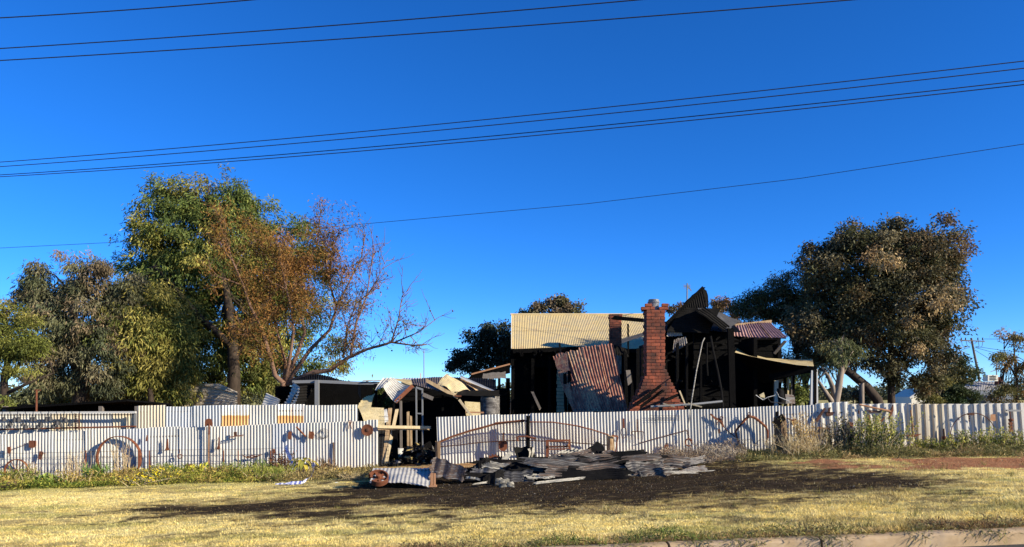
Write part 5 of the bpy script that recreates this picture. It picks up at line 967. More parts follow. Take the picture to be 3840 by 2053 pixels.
tree('wattle_tree', 'yellow green feathery tree at the left edge', (20, 1530, 24), [([(20, 1560, 24), (15, 1420, 24), (40, 1300, 24), (20, 1200, 24)], .14, .04), ([(15, 1430, 24), (90, 1350, 24), (140, 1270, 24)], .08, .03), ([(18, 1480, 24), (100, 1440, 24), (200, 1400, 24)], .06, .02)], [(10, 1200, 75, 65), (50, 1270, 95, 75), (120, 1240, 50, 60), (20, 1340, 110, 60), (130, 1330, 70, 60), (-60, 1300, 80, 110)], 24, 560, 40, .12, .026, [(.19, .19, .04), (.14, .155, .03), (.09, .105, .025), (.25, .22, .055)], droop=.4, crad=.3, nt=60, r1=.03)
# russet half bare tree
def jac():
    bp = P(1065, 1445, 26.5); t = thing('russet_tree', (bp.x, bp.y, float(gz(bp.x, 26.5))), 'half bare russet tree with seed pods before the tallest tree', 'tree')
    z = lambda pts: [(450 + a / 1.5133, 650 + b / 1.5133) for a, b in pts]
    Ls = [([(925, 1250), (925, 1190), (880, 1150), (840, 1000), (800, 870), (740, 760), (700, 640), (640, 500), (600, 380), (570, 300)], .12, .012, 0, -.8), ([(930, 1190), (940, 1080), (905, 960), (880, 850), (850, 700), (845, 560)], .08, .012, 0, .4), ([(935, 1190), (960, 1080), (985, 900), (970, 760), (930, 600), (900, 450)], .08, .012, 0, -.5), ([(940, 1190), (1000, 1040), (1050, 900), (1020, 780), (1000, 650), (1060, 520), (1120, 400), (1130, 310)], .09, .012, 0, .7), ([(950, 1190), (1080, 1000), (1190, 890), (1230, 760), (1290, 640), (1370, 480), (1390, 350)], .09, .01, 0, 1.2), ([(940, 1200), (1100, 1130), (1190, 1120), (1290, 1050), (1400, 1000), (1540, 960), (1680, 980), (1740, 970)], .11, .012, 0, -1.0), ([(1310, 1030), (1340, 850), (1400, 700), (1420, 560), (1450, 400)], .05, .008, -.8, -.4), ([(1540, 960), (1580, 830), (1600, 700), (1650, 650)], .03, .006, -1, -.9), ([(1560, 960), (1700, 900), (1790, 830)], .03, .006, -1, -1.3), ([(1265, 1050), (1290, 870), (1340, 740), (1480, 640)], .04, .006, -.6, .2), ([(1400, 700), (1460, 600), (1520, 480)], .02, .005, -.4, -.4), ([(1230, 760), (1180, 600), (1200, 450), (1240, 350)], .04, .006, .8, .6), ([(1000, 650), (960, 520), (800, 420), (780, 330)], .04, .006, .3, .2), ([(700, 640), (600, 600), (520, 580)], .03, .006, -.5, -.9), ([(840, 1000), (760, 940), (690, 900)], .03, .006, -.3, -.6)]
    b = MB(); tips = []; tw = MB()
    for pts, r0, r1, d0, d1 in Ls:
        q = z(pts); k = len(q); w_ = [P(a, c, 26.5 + d0 + (d1 - d0) * i / (k - 1)) for i, (a, c) in enumerate(q)]; b.tube(w_, [r0 + (r1 - r0) * (i / (k - 1)) ** .8 for i in range(k)], 8)
        for i in range(1, k - 1 + 1):
            seg = w_[i] - w_[i - 1]; m_ = max(2, int(seg.length / .16))
            for s in range(m_):
                if i < 3 and r0 > .06: continue
                if random.random() < .05: continue
                p0 = w_[i - 1] + seg * ((s + random.random()) / m_); dr_ = (seg.normalized() * .6 + Vector((random.gauss(0, .55), random.gauss(0, .55), random.gauss(.25, .45)))).normalized()
                L = random.uniform(.35, .85); p1 = p0 + dr_ * L * .5 + Vector((0, 0, .04)); p2 = p1 + (dr_ + Vector((random.gauss(0, .3), random.gauss(0, .3), random.gauss(.25, .25)))).normalized() * L * .5
                tw.tube([p0, p1, p2], [.017, .012, .007], 3, False); tips.append(p2); tips.append(p1)
                for _ in range(3):
                    e = (dr_ + Vector((random.gauss(0, .7), random.gauss(0, .7), random.gauss(.15, .5)))).normalized() * random.uniform(.2, .55); o0 = p1.lerp(p2, random.random()); tw.tube([o0, o0 + e * .6, o0 + e + Vector((0, 0, .06))], [.009, .007, .005], 3, False); tips.append(o0 + e)
    b.build('trunk', M['bark_red'], t, True); tw.build('twig', M['bark_red'], t)['kind'] = 'stuff'
    tp = np.array([tuple(p) for p in tips]); pxs = tp[:, 0] / tp[:, 1] * F + W / 2; pys = YH - (tp[:, 2] - EYE) / tp[:, 1] * F
    dens = np.interp(pxs, [820, 900, 1230, 1290, 1400, 1650], [.6, 1, 1, .4, .07, .0]) + (pys > 1350) * .35; kp = RNG.random(len(tp)) < dens; tp = tp[kp]; idx = np.repeat(np.arange(len(tp)), 46); n = len(idx)
    pos = tp[idx] + RNG.normal(0, .17, (n, 3)); cols = np.array([(.26, .125, .035), (.18, .085, .028), (.3, .15, .04), (.14, .11, .03), (.22, .14, .03)]); cl = cols[RNG.integers(0, 5, len(tp))][idx] * RNG.uniform(.6, 1.35, (n, 1))
    leafmesh('leaves', pos, RNG.normal(0, 1, (n, 3)) + np.array([0, 0, -.3]), RNG.uniform(.08, .18, n), RNG.uniform(.018, .034, n), cl, t)
    top = [p for p in tips if (p.x / p.y * F + W / 2) > 1220]; pm = MB()
    for p in random.sample(top, min(45, len(top))): pm.lathe((p.x, p.y, p.z - .05), [(.005, 0), (.03, .02), (.032, .04), (.008, .06)], 7)
    pm.build('seed_pods', M['rust_dark'], t)['kind'] = 'stuff'
jac()
tree('ivy_bush', 'dark green bush seen through the carport gap', (1440, 1540, 23.5), [([(1440, 1560, 23.5), (1440, 1500, 23.5)], .05, .02)], [(1440, 1500, 32, 35), (1455, 1530, 22, 25)], 23.5, 60, 40, .07, .05, [(.1, .12, .03), (.06, .08, .02)], droop=.3, crad=.15, nt=6)
# big dark tree at the right
D2 = [(.115, .105, .05), (.085, .085, .035), (.15, .125, .065), (.18, .125, .06), (.06, .06, .028)]
rt = [(3300, 1010, 230, 150), (3450, 960, 150, 130), (3200, 1080, 190, 150), (3460, 1080, 120, 150), (3400, 1150, 200, 170, -.4), (3130, 1180, 150, 120), (3510, 1180, 62, 110), (3290, 1270, 210, 130), (3430, 1330, 110, 120), (3150, 1310, 120, 90), (3400, 1420, 110, 60), (3530, 870, 55, 60), (3380, 880, 60, 60), (3100, 960, 70, 60), (3020, 980, 40, 45), (3555, 1010, 50, 45), (3230, 910, 80, 60), (3560, 1100, 38, 50)]
tree('dark_tree', 'large dark leafy tree with black trunks behind the ribbed fence', (3345, 1530, 27), [([(3345, 1570, 27), (3342, 1480, 27), (3338, 1350, 27), (3345, 1200, 27), (3330, 1050, 27)], .15, .05), ([(3310, 1570, 26.5), (3290, 1500, 26.5), (3250, 1450, 26.5), (3190, 1400, 26.5), (3130, 1360, 26.6), (3108, 1310, 26.7), (3115, 1250, 26.8), (3160, 1190, 27)], .19, .08), ([(3340, 1300, 27), (3430, 1180, 27.2), (3500, 1080, 27.3)], .1, .03)], rt, 27, 3600, 34, .12, .058, D2, droop=.25, crad=.3, nt=80, spike=.8, shell=.45, sub=.62)
o, _ = crown([(3260, 1020, 110, 120, -1.6), (3420, 1140, 120, 130, -1.8), (3330, 1170, 60, 60, -1.9), (3480, 1240, 60, 120, -1.6)], 26.6, 60, 20, .12, .06, [(.34, .24, .11), (.26, .17, .08)], droop=.6, crad=.25, parent=[q for q in C.objects if q.name.startswith('dark_tree')][0], name='dead_leaves')
tree('small_leaf_tree', 'dark feathery tree spreading over the maroon roof', (3030, 1530, 29), [([(3030, 1560, 29), (3020, 1430, 29), (2990, 1330, 29), (2960, 1230, 29)], .14, .05), ([(3020, 1440, 29), (3060, 1330, 29), (3080, 1230, 29)], .1, .04)], [(2990, 1070, 75, 75), (2930, 1130, 100, 60), (2850, 1160, 80, 50), (3030, 1170, 90, 80), (2960, 1240, 110, 60), (2800, 1185, 60, 40), (3060, 1300, 80, 70), (3000, 1350, 70, 50)], 29, 760, 36, .14, .035, [(.10, .105, .04), (.07, .075, .03), (.13, .12, .055), (.15, .10, .045)], droop=.4, crad=.34, nt=50, r1=.035)
tree('white_gum', 'pale barked forked gum behind the fence join', (3135, 1530, 22), [([(3132, 1580, 22), (3134, 1500, 22), (3145, 1450, 22), (3155, 1390, 22), (3150, 1300, 22.2)], .14, .07), ([(3134, 1505, 22), (3122, 1450, 22), (3105, 1410, 22), (3080, 1380, 22)], .09, .04), ([(3128, 1520, 22), (3095, 1470, 21.9), (3065, 1425, 21.8)], .09, .04)], [(3090, 1350, 60, 40), (3150, 1330, 60, 40), (3060, 1400, 30, 30)], 22.2, 60, 26, .16, .03, [(.12, .13, .05), (.16, .15, .06)], bark='bark_pale', droop=.9, crad=.3, nt=12, r1=.02)
stump('tree_stump_pole', 'thick pale post standing between the two dark trunks', 3222, 3240, 1440, 24, M['bark_pale'])
tree('bush', 'dark bush beside the thick pale post', (3200, 1530, 40), [([(3200, 1570, 40), (3200, 1490, 40)], .06, .03)], [(3190, 1485, 50, 40), (3160, 1510, 30, 20), (3260, 1500, 40, 25)], 40, 70, 34, .16, .08, D2[:3], droop=.3, crad=.3, nt=8)
tree('bush', 'light green bush seen under the sagging verandah', (2990, 1530, 27), [([(2990, 1560, 27), (2990, 1480, 27)], .06, .02)], [(2990, 1440, 45, 60), (3000, 1500, 40, 40)], 27, 110, 36, .1, .045, [(.2, .22, .05), (.15, .17, .04), (.1, .12, .03)], droop=.4, crad=.25, nt=8)
tree('bushy_tree', 'mid green tree beside the leaning power pole', (3560, 1530, 38), [([(3560, 1570, 38), (3560, 1450, 38), (3570, 1380, 38)], .1, .03)], [(3570, 1380, 65, 45), (3530, 1430, 60, 60), (3610, 1410, 40, 40)], 38, 200, 34, .16, .075, [(.09, .1, .04), (.06, .075, .03), (.13, .12, .05)], droop=.2, crad=.35, nt=30, r1=.03, spike=1)
tree('bush', 'olive green rounded bush left of the leaning power pole', (3520, 1530, 32), [([(3520, 1560, 32), (3520, 1490, 32)], .06, .02)], [(3515, 1470, 45, 45), (3470, 1500, 40, 30)], 32, 140, 34, .1, .05, [(.16, .14, .04), (.12, .12, .035)], droop=.2, crad=.25, nt=8)
tree('bush', 'dense dark evergreen bush at the foot of the power pole', (3600, 1530, 33), [([(3600, 1560, 33), (3600, 1480, 33)], .06, .02)], [(3605, 1475, 60, 40), (3560, 1500, 40, 30), (3640, 1500, 40, 30)], 33, 180, 36, .1, .05, [(.03, .05, .018), (.045, .06, .02)], droop=.2, crad=.25, nt=8)
tree('autumn_tree', 'thin autumn tree with tawny leaves at the right edge', (3815, 1530, 42), [([(3815, 1570, 42), (3812, 1420, 42), (3805, 1340, 42), (3800, 1270, 42)], .09, .02), ([(3812, 1400, 42), (3850, 1350, 42), (3860, 1300, 42)], .05, .02), ([(3812, 1420, 42), (3780, 1360, 42), (3765, 1310, 42)], .05, .02)], [(3800, 1280, 45, 40), (3770, 1320, 35, 40), (3830, 1330, 40, 50), (3790, 1380, 40, 40), (3850, 1400, 40, 60), (3800, 1480, 70, 35), (3740, 1480, 40, 30)], 42, 260, 24, .16, .055, [(.24, .17, .06), (.18, .14, .05), (.13, .12, .04), (.3, .18, .06)], droop=.3, crad=.35, nt=60, r1=.03)
tree('leafy_tree', 'grey green tree top showing above the cream roof', (2080, 1400, 40), [([(2080, 1530, 40), (2080, 1300, 40), (2070, 1180, 40)], .15, .04)], [(2080, 1170, 90, 40), (2030, 1190, 50, 35), (2130, 1180, 40, 45), (2150, 1150, 20, 22), (2100, 1140, 25, 18), (1990, 1185, 25, 25)], 40, 200, 34, .17, .08, [(.16, .14, .07), (.11, .11, .05), (.2, .15, .09)], droop=.2, crad=.32, nt=40, r1=.03, spike=1)
tree('dark_bush', 'dark bushy tree left of the burnt house', (1840, 1530, 36), [([(1840, 1560, 36), (1840, 1400, 36), (1850, 1300, 36)], .12, .04)], [(1860, 1290, 60, 70), (1800, 1310, 60, 60), (1900, 1250, 40, 60), (1760, 1360, 50, 40), (1850, 1370, 80, 50), (1690, 1395, 45, 18), (1830, 1250, 20, 25)], 36, 420, 34, .15, .07, [(.05, .065, .04), (.07, .08, .05), (.035, .05, .03)], droop=.2, crad=.34, nt=40, r1=.03, spike=1)
tree('russet_bush', 'small russet tree behind the blackened gable', (2680, 1400, 40), [([(2690, 1530, 40), (2690, 1200, 40)], .1, .03)], [(2680, 1150, 45, 25), (2720, 1160, 40, 35), (2530, 1152, 28, 18), (2760, 1190, 40, 30)], 40, 110, 30, .15, .06, [(.16, .09, .04), (.11, .08, .04)], droop=.2, crad=.3, nt=20, r1=.02)
tree('thicket', 'dark olive thicket between the gum tree and the tan shed', (540, 1540, 30), [([(540, 1570, 30), (540, 1480, 30)], .08, .03)], [(560, 1460, 110, 60), (450, 1470, 90, 50), (690, 1400, 90, 60, 1), (970, 1430, 110, 60, 2), (180, 1440, 90, 50)], 30, 520, 32, .15, .04, [(.1, .11, .03), (.075, .085, .025), (.15, .14, .04)], droop=.6, crad=.35, nt=20, r1=.02)
tree('bush', 'low tawny bush under the gum tree behind the low shed', (350, 1540, 30), [([(350, 1560, 30), (350, 1520, 30)], .06, .02)], [(300, 1500, 130, 30), (430, 1490, 70, 35), (170, 1510, 80, 20)], 30, 240, 30, .12, .03, [(.16, .13, .05), (.2, .15, .07), (.1, .1, .03)], droop=.3, crad=.35, nt=30, r1=.02)
tree('bush', 'bright yellow green bush at the left end of the low shed', (5, 1540, 21), [([(5, 1560, 21), (5, 1530, 21)], .04, .02)], [(2, 1520, 24, 28)], 21, 60, 30, .06, .035, [(.26, .27, .06), (.2, .22, .05)], droop=.2, crad=.15, nt=5)
for k, (px, py, rx, ry, d_) in enumerate([(120, 1500, 200, 25, 90), (700, 1490, 260, 30, 95), (1150, 1480, 200, 30, 80), (1400, 1485, 120, 25, 85)]):
    tree('distant_tree', ['pale distant treetop low behind the left shed', 'distant dark thicket behind the tan tin shed', 'distant thicket behind the carport hump', 'distant low thicket behind the shed roofs'][k], (px, 1520, d_), [([(px, 1520, d_), (px, py, d_)], .2, .1)], [(px, py, rx, ry)], d_, 160, 24, .5, .25, [(.10, .11, .05), (.13, .13, .06)], droop=.2, crad=1., nt=4)

n = 26000; x_ = RNG.uniform(-150, 150, n); d_ = RNG.uniform(150, 165, n); z_ = -.5 + RNG.random(n) * (1.6 + 3.2 * fbm(x_ * .06, d_ * .05, 81, 4)) ** 1.0
tag(leafmesh('far_wood', np.stack([x_, d_, z_], 1), RNG.normal(0, 1, (n, 3)), RNG.uniform(.5, 1.3, n), RNG.uniform(.3, .7, n), np.array([(.07, .08, .04), (.1, .1, .05), (.05, .06, .03)])[RNG.integers(0, 3, n)]), 'far off belt of low dark trees on the horizon', 'trees', kind='stuff')
# ------------------------------------------------------------------ right background: pole, houses
pp = thing('power_pole', P(3692, 1535, 90), 'leaning timber power pole with a crossarm beyond the fence', 'power pole')
MB().tube([P(3694, 1560, 90), P(3668, 1400, 90), P(3642, 1268, 90)], [.17, .15, .12], 8).build('pole', M['timber_grey'], pp); MB().bar(P(3601, 1277, 89.8), P(3692, 1281, 89.8), .12, .12).build('crossarm', M['timber_grey'], pp)
for px in (3605, 3621, 3667, 3685): MB().lathe(tuple(P(px, 1276, 89.8)), [(.05, 0), (.09, .08), (.06, .16), (.08, .26), (.03, .3)], 8).build('insulator', M['wire'], pp)
MB().bar(P(3655, 1290, 89.8), P(3664, 1281, 89.8), .05, .05).build('brace', M['timber_grey'], pp); MB().bar(P(3644, 1290, 89.8), P(3630, 1281, 89.8), .05, .05).build('brace', M['timber_grey'], pp)
for a, b in (((3605, 1272), (3615, 1300)), ((3621, 1272), (3636, 1302)), ((3667, 1272), (3660, 1304)), ((3687, 1274), (3662, 1306))): MB().tube([P(*a, 89.8), P((a[0] + b[0]) / 2 + (8 if a[0] > 3640 else -2), b[1] - 6, 89.8), P(*b, 89.8)], .03, 4).build('jumper_wire', M['cable'], pp)
def wire(label, pts, r, name='power_line', grp=None): return tag(MB().tube([P(*p) for p in pts], r, 5, False).build(name, M['cable']), label, 'power line', grp)
GW = 'thin wires running to the leaning pole'
for pts in ([(3603, 1272, 90), (3300, 1400, 70)], [(3622, 1274, 90), (3300, 1420, 70)], [(3637, 1300, 90), (3560, 1314, 70), (3300, 1380, 50)], [(3637, 1303, 90), (3570, 1326, 80), (3400, 1330, 60)], [(3690, 1272, 90), (3950, 1274, 70)], [(3658, 1300, 90), (3760, 1315, 80), (3950, 1332, 60)], [(3657, 1304, 90), (3740, 1327, 85), (3900, 1380, 70)], [(3657, 1314, 90), (3735, 1363, 80), (3900, 1410, 70)]): wire('thin wire strung from the leaning power pole', pts, .025, 'service_wire', GW)
hb = thing('neighbour_house', P(3690, 1520, 70), 'neighbouring house with a patched grey iron roof and brick chimney', 'house')
patch(PP((3640, 1484, 68), (3706, 1492, 68), (3745, 1432, 76), (3606, 1431, 76)), M['grey_roof'], 'roof', hb, amp=.012, pitch=.3); patch(PP((3706, 1492, 68), (3745, 1480, 68), (3790, 1440, 76), (3745, 1432, 76)), M['grey_roof'], 'roof', hb, amp=.012, pitch=.3)
for a in ((3622, 1437), (3672, 1447)): patch(PP((a[0] + 16, a[1] + 19, 72.6), (a[0] + 30, a[1] + 19, 72.6), (a[0] + 14, a[1] + 1, 75), (a[0], a[1], 75)), M['rust'], 'rust_patch', hb, amp=.0)
MB().box((wx(3690, 69), 70, 0.5), (3.4, 2, 2.6)).build('wall', M['wall_slate'], hb); MB().box((wx(3746, 74), 74, P(0, 1424, 74).z - .4), (.55, .55, 1.3)).build('chimney', M['brick'], hb)
ac = MB().box((wx(3714, 73), 73, P(0, 1419, 73).z), (1.0, .8, .6)); ac.build('cooler_body', M['wall_cream'], hb)
for k in range(4):
    for j in range(3): MB().box((wx(3717 + k * 6, 72.5), 72.58, P(0, 1412 + j * 6, 72.5).z), (.11, .04, .1)).build('cooler_vent', M['wire'], hb)
MB().bar(P(3706, 1493, 67.9), P(3760, 1434, 67.9), .25, .1).build('barge_board', M['pale_metal'], hb); MB().bar(P(3760, 1434, 67.9), P(3800, 1470, 67.9), .25, .1).build('barge_board', M['pale_metal'], hb); MB().prism(PP((3712, 1492, 68), (3760, 1438, 68), (3800, 1475, 68), (3800, 1520, 68), (3712, 1520, 68)), .1).build('gable_wall', M['wall_slate'], hb)
m = MB().tube([P(3738, 1440, 74), P(3736, 1350, 74)], .05, 6).bar(P(3723, 1358, 74), P(3748, 1357, 74), .05, .05).bar(P(3715, 1395, 74), P(3750, 1383, 74), .06, .06)
for k in range(5): m.tube([P(3724 + k * 6, 1353, 74), P(3724 + k * 6, 1363, 74)], .025, 4)
tag(m.build('tv_antenna', M['steel']), 'television antenna on the neighbouring house roof', 'antenna')
cb = thing('cream_cottage', P(3465, 1520, 58), 'pale cream cottage half hidden behind the dark tree', 'house'); MB().prism(PP((3418, 1530, 58), (3520, 1530, 58), (3520, 1476, 58), (3470, 1458, 58), (3418, 1490, 58)), 3).build('wall', M['wall_cream'], cb); MB().bar(P(3412, 1494, 57.8), P(3470, 1456, 57.8), .2, .1).build('barge_board', M['pale_metal'], cb); MB().bar(P(3470, 1456, 57.8), P(3530, 1480, 57.8), .2, .1).build('barge_board', M['pale_metal'], cb)
fr2 = thing('far_house', P(1540, 1440, 55), 'far grey roof with a white flue above the shed wreck', 'house'); patch(PP((1500, 1432, 50), (1650, 1432, 50), (1640, 1417, 56), (1510, 1418, 56)), M['pale_metal'], 'roof', fr2, pitch=.2, amp=.02); MB().box((wx(1577, 53), 53, P(0, 1408, 53).z - .1), (.1, .1, .5)).build('flue', M['pale_metal'], fr2); MB().box((wx(1575, 53), 54, .9), (2.6, 3, 2.9)).build('wall', M['wall_cream'], fr2)
tag(MB().tube([P(1590, 1445, 45), P(1590, 1312, 45)], .03, 5).tube([P(1588, 1312, 45), P(1612, 1313, 45)], .02, 4).build('antenna_mast', M['steel']), 'thin tall mast with a short arm beyond the shed wreck', 'antenna')

# overhead lines across the sky
def line(label, a, b, h, sag=.15, r=.011):
    da, db = [(h - EYE) * F / (YH - q[1]) for q in (a, b)]; A, B = P(*a, da), P(*b, db); A, B = A + (A - B) * .25, B + (B - A) * .25; return tag(MB().tube([A.lerp(B, k / 20) - Vector((0, 0, sag * (4 * (k / 20) * (1 - k / 20) - .5556))) for k in range(21)], r, 5, False).build('power_line', M['cable']), label, 'power line')
line('highest overhead wire crossing the top left corner of sky', (0, 68), (950, 0), 8.8, .05); line('overhead wire running second from the top of the sky', (0, 183), (2400, 0), 8.6, .1); line('overhead wire running third from the top of the sky', (0, 228), (3200, 0), 8.4, .12)
line('upper wire of the close group crossing mid sky', (0, 609), (3840, 230), 8.4, .3); line('second wire of the close group crossing mid sky', (0, 626), (3840, 257), 8.2, .32); line('third wire of the close group crossing mid sky', (0, 657), (3840, 303), 8., .36); line('lowest wire of the close group crossing mid sky', (0, 664), (3840, 318), 8., .4)
tag(MB().tube([P(-300, 948, 37), P(0, 931, 36.5), P(520, 905, 36), P(1250, 851, 34), P(2200, 765, 31), P(3000, 670, 28), P(3840, 541, 25), P(4100, 495, 24)], .011, 5, False).build('power_line', M['cable']), 'single thin wire passing behind the tallest tree', 'power line')

# ------------------------------------------------------------------ weeds and garden plants
def clump(name, label, px, py, d, n, hgt, spread, cols, L, Wd, stems=8, cat='plant', upright=.8, group=None, stemcol=(.2, .18, .06), leaf_lo=.05, flowers=None, fs=.02):
    x0 = wx(px, d); z0 = float(gz(x0, d)) - .02; sv = MB(); tops = []
    t = thing(name, (x0, d, z0), label, cat, group)
    for k in range(stems):
        b = Vector((x0 + random.gauss(0, spread * .35), d + random.gauss(0, spread * .25), z0)); tpp = b + Vector((random.gauss(0, spread * .45), random.gauss(0, spread * .3), hgt * random.uniform(.5, 1.))); md = b.lerp(tpp, .5) + Vector((random.gauss(0, .03), random.gauss(0, .03), .03)); sv.tube([b, md, tpp], [.006, .005, .003], 4, False); tops.append((b, md, tpp))
    cs = np.array(cols); pos = np.empty((n, 3)); dirs = RNG.normal(0, .6, (n, 3)); dirs[:, 2] += upright
    for k in range(n):
        b, md, tpp = tops[k % stems]; s = leaf_lo + (1 - leaf_lo) * random.random(); q = b.lerp(md, s * 2) if s < .5 else md.lerp(tpp, s * 2 - 1); pos[k] = q
    pos += RNG.normal(0, .025, (n, 3)); c = cs[RNG.integers(0, len(cs), n)] * RNG.uniform(.6, 1.4, (n, 1))
    leafmesh('foliage', pos, dirs, RNG.uniform(.6, 1.4, n) * L, RNG.uniform(.7, 1.2, n) * Wd, c, t)
    stm = M['post'] if stemcol[0] < .15 else M['timber']; sv.build('stems', stm, t)['kind'] = 'stuff'
    if flowers:
        fp = np.array([tuple(tops[k % stems][2] + Vector((random.gauss(0, .05), random.gauss(0, .05), random.gauss(.0, .04)))) for k in range(flowers[0])]); fp = np.repeat(fp, 6, 0); nn = len(fp)
        leafmesh('flowers', fp, RNG.normal(0, 1, (nn, 3)) * np.array([1, 1, .3]), np.full(nn, fs), np.full(nn, fs * .8), np.tile(np.array(flowers[1]), (nn, 1)), t)['kind'] = 'stuff'
    return t
GR = [(.10, .14, .03), (.15, .17, .035), (.2, .2, .05)]; OL = [(.16, .16, .06), (.2, .18, .07), (.11, .12, .04)]; DRY = [(.42, .33, .16), (.5, .4, .2), (.3, .22, .1)]; DKG = [(.04, .055, .02), (.06, .075, .025)]; GB = [(.16, .15, .09), (.11, .11, .06), (.2, .17, .1)]
# low mixed groundcover along the bed: one mass
def cover(name, label, px0, px1, dlo, dhi, n, h, cols, L, Wd, up=.5):
    pxs = RNG.uniform(px0, px1, n); ds = RNG.uniform(dlo, dhi, n); x = (pxs - W / 2) * ds / F; hm = h * np.clip((fbm(x * 1.9, ds * 1.5, 71, 4) - .33) * 4.6, .12, 2.2); z = gz(x, ds) + RNG.random(n) * hm
    pat = (fbm(x * 1.1 + 5, ds * 1.5, 73, 3) * len(cols) * 1.3 - .15 * len(cols) + RNG.normal(0, .4, n)).astype(int).clip(0, len(cols) - 1); c = np.array(cols)[pat] * RNG.uniform(.5, 1.45, (n, 1)); di = RNG.normal(0, .7, (n, 3)); di[:, 2] += up
    return tag(leafmesh(name, np.stack([x, ds, z], 1), di, RNG.uniform(.5, 1.5, n) * L, RNG.uniform(.6, 1.3, n) * Wd, c), label, 'ground cover', kind='stuff')
cover('garden_weeds', 'low green and yellowing weeds filling the left garden bed', -450, 1060, 15.5, 17.6, 40000, .145, [(.07, .11, .02), (.12, .17, .025), (.24, .24, .04), (.4, .3, .08), (.18, .11, .04)], .07, .018)
cover('bed_litter', 'dry litter and thin grass at the fence foot by the tape', 1000, 1420, 15.2, 17.4, 7000, .11, [(.3, .23, .09), (.4, .31, .12), (.14, .12, .04), (.06, .05, .02)], .07, .014)
cover('fence_weeds', 'dull brown and green weeds along the right fence foot', 2760, 4300, 15.5, 17.8, 37000, .12, [(.2, .14, .06), (.34, .24, .1), (.2, .18, .06), (.13, .13, .045), (.42, .3, .13), (.24, .15, .07)], .085, .013)
cover('dry_mound', 'pale dead grass mound at the right end of the rubble heap', 2400, 2800, 15.6, 17.7, 9000, .19, [(.42, .36, .26), (.32, .25, .17), (.2, .14, .09), (.5, .44, .34)], .09, .011)
cover('kerb_weeds', 'green weeds creeping over the concrete kerb edge', 1500, 3840, 7.36, 7.75, 8000, .07, [(.10, .14, .03), (.17, .18, .04), (.3, .26, .1), (.16, .1, .05)], .05, .009, .2)
# dry mown stems / tall stalks
for px, py, h, lab in ((470, 1640, 1.0, 'tall pale dry stalks growing inside the large hoop'), (445, 1640, .9, 'second clump of pale dry stalks inside the large hoop'), (265, 1680, .75, 'thin dry stalks left of the large hoop'), (300, 1700, .7, 'dry tawny stalks close beside the large hoop'), (120, 1730, .5, 'thin seed stalks beside the buried spoked wheel')):
    clump('dry_stalks', lab, px, py, 17.45, 150, h, .24, [(.6, .47, .27), (.42, .28, .13), (.3, .15, .07)], .05, .011, 16)
clump('green_tuft', 'fresh green tuft at the left foot of the large hoop', 355, 1790, 16.9, 420, .32, .3, [(.16, .25, .05), (.11, .18, .035)], .2, .016, 26, upright=1.5)
clump('green_tuft', 'leafy green weed in front of the buried spoked wheel', 60, 1780, 16.6, 500, .45, .4, [(.2, .22, .05), (.14, .17, .035), (.3, .28, .08)], .07, .03, 18)
clump('green_tuft', 'bright broad leaved weed in the middle of the left bed', 170, 1800, 16.1, 160, .26, .25, [(.2, .27, .05), (.26, .3, .07)], .14, .05, 14)
clump('tawny_bush', 'tawny leafed weed below the dry stalks in the left bed', 270, 1790, 16.2, 520, .32, .45, [(.34, .24, .07), (.24, .2, .05), (.4, .3, .1)], .06, .025, 20, flowers=(14, (.65, .45, .03)))
clump('daisy_plant', 'yellow flowering daisy plant below the small cream wheel', 575, 1800, 16.5, 700, .3, .55, [(.12, .15, .05), (.18, .2, .07)], .06, .018, 40, flowers=(60, (.75, .6, .03)), fs=.03)
clump('daisy_plant', 'second yellow daisy plant spilling lower over the grass', 545, 1825, 15.7, 420, .2, .5, [(.11, .14, .045), (.17, .19, .06)], .05, .018, 28, flowers=(45, (.75, .6, .03)), fs=.03)
clump('yellow_plant', 'small bright yellow leaved plant beside the rusty pot', 745, 1790, 16.9, 90, .3, .26, [(.55, .48, .05), (.42, .42, .05)], .12, .06, 14)
for px, d2, lab in ((640, 17.2, 'thin green weed under the stirrup'), (860, 16.9, 'feathery green weed beside the shovel foot'), (960, 17.1, 'grey green strappy plant beside the reddish bush')): clump('green_tuft', lab, px, 1780, d2, 380, .34, .3, [(.14, .19, .05), (.2, .24, .08)], .11, .016, 20, upright=1.4)
clump('grass_tussock', 'yellow green grass tussock before the reddish bush', 1000, 1800, 16, 900, .26, .5, [(.34, .34, .07), (.25, .27, .05)], .15, .012, 40, upright=1.)
clump('reddish_bush', 'dark reddish bushy plant beside the slim pulley', 1050, 1740, 17.3, 600, .5, .32, [(.1, .035, .02), (.06, .025, .015), (.14, .06, .03)], .09, .022, 20)
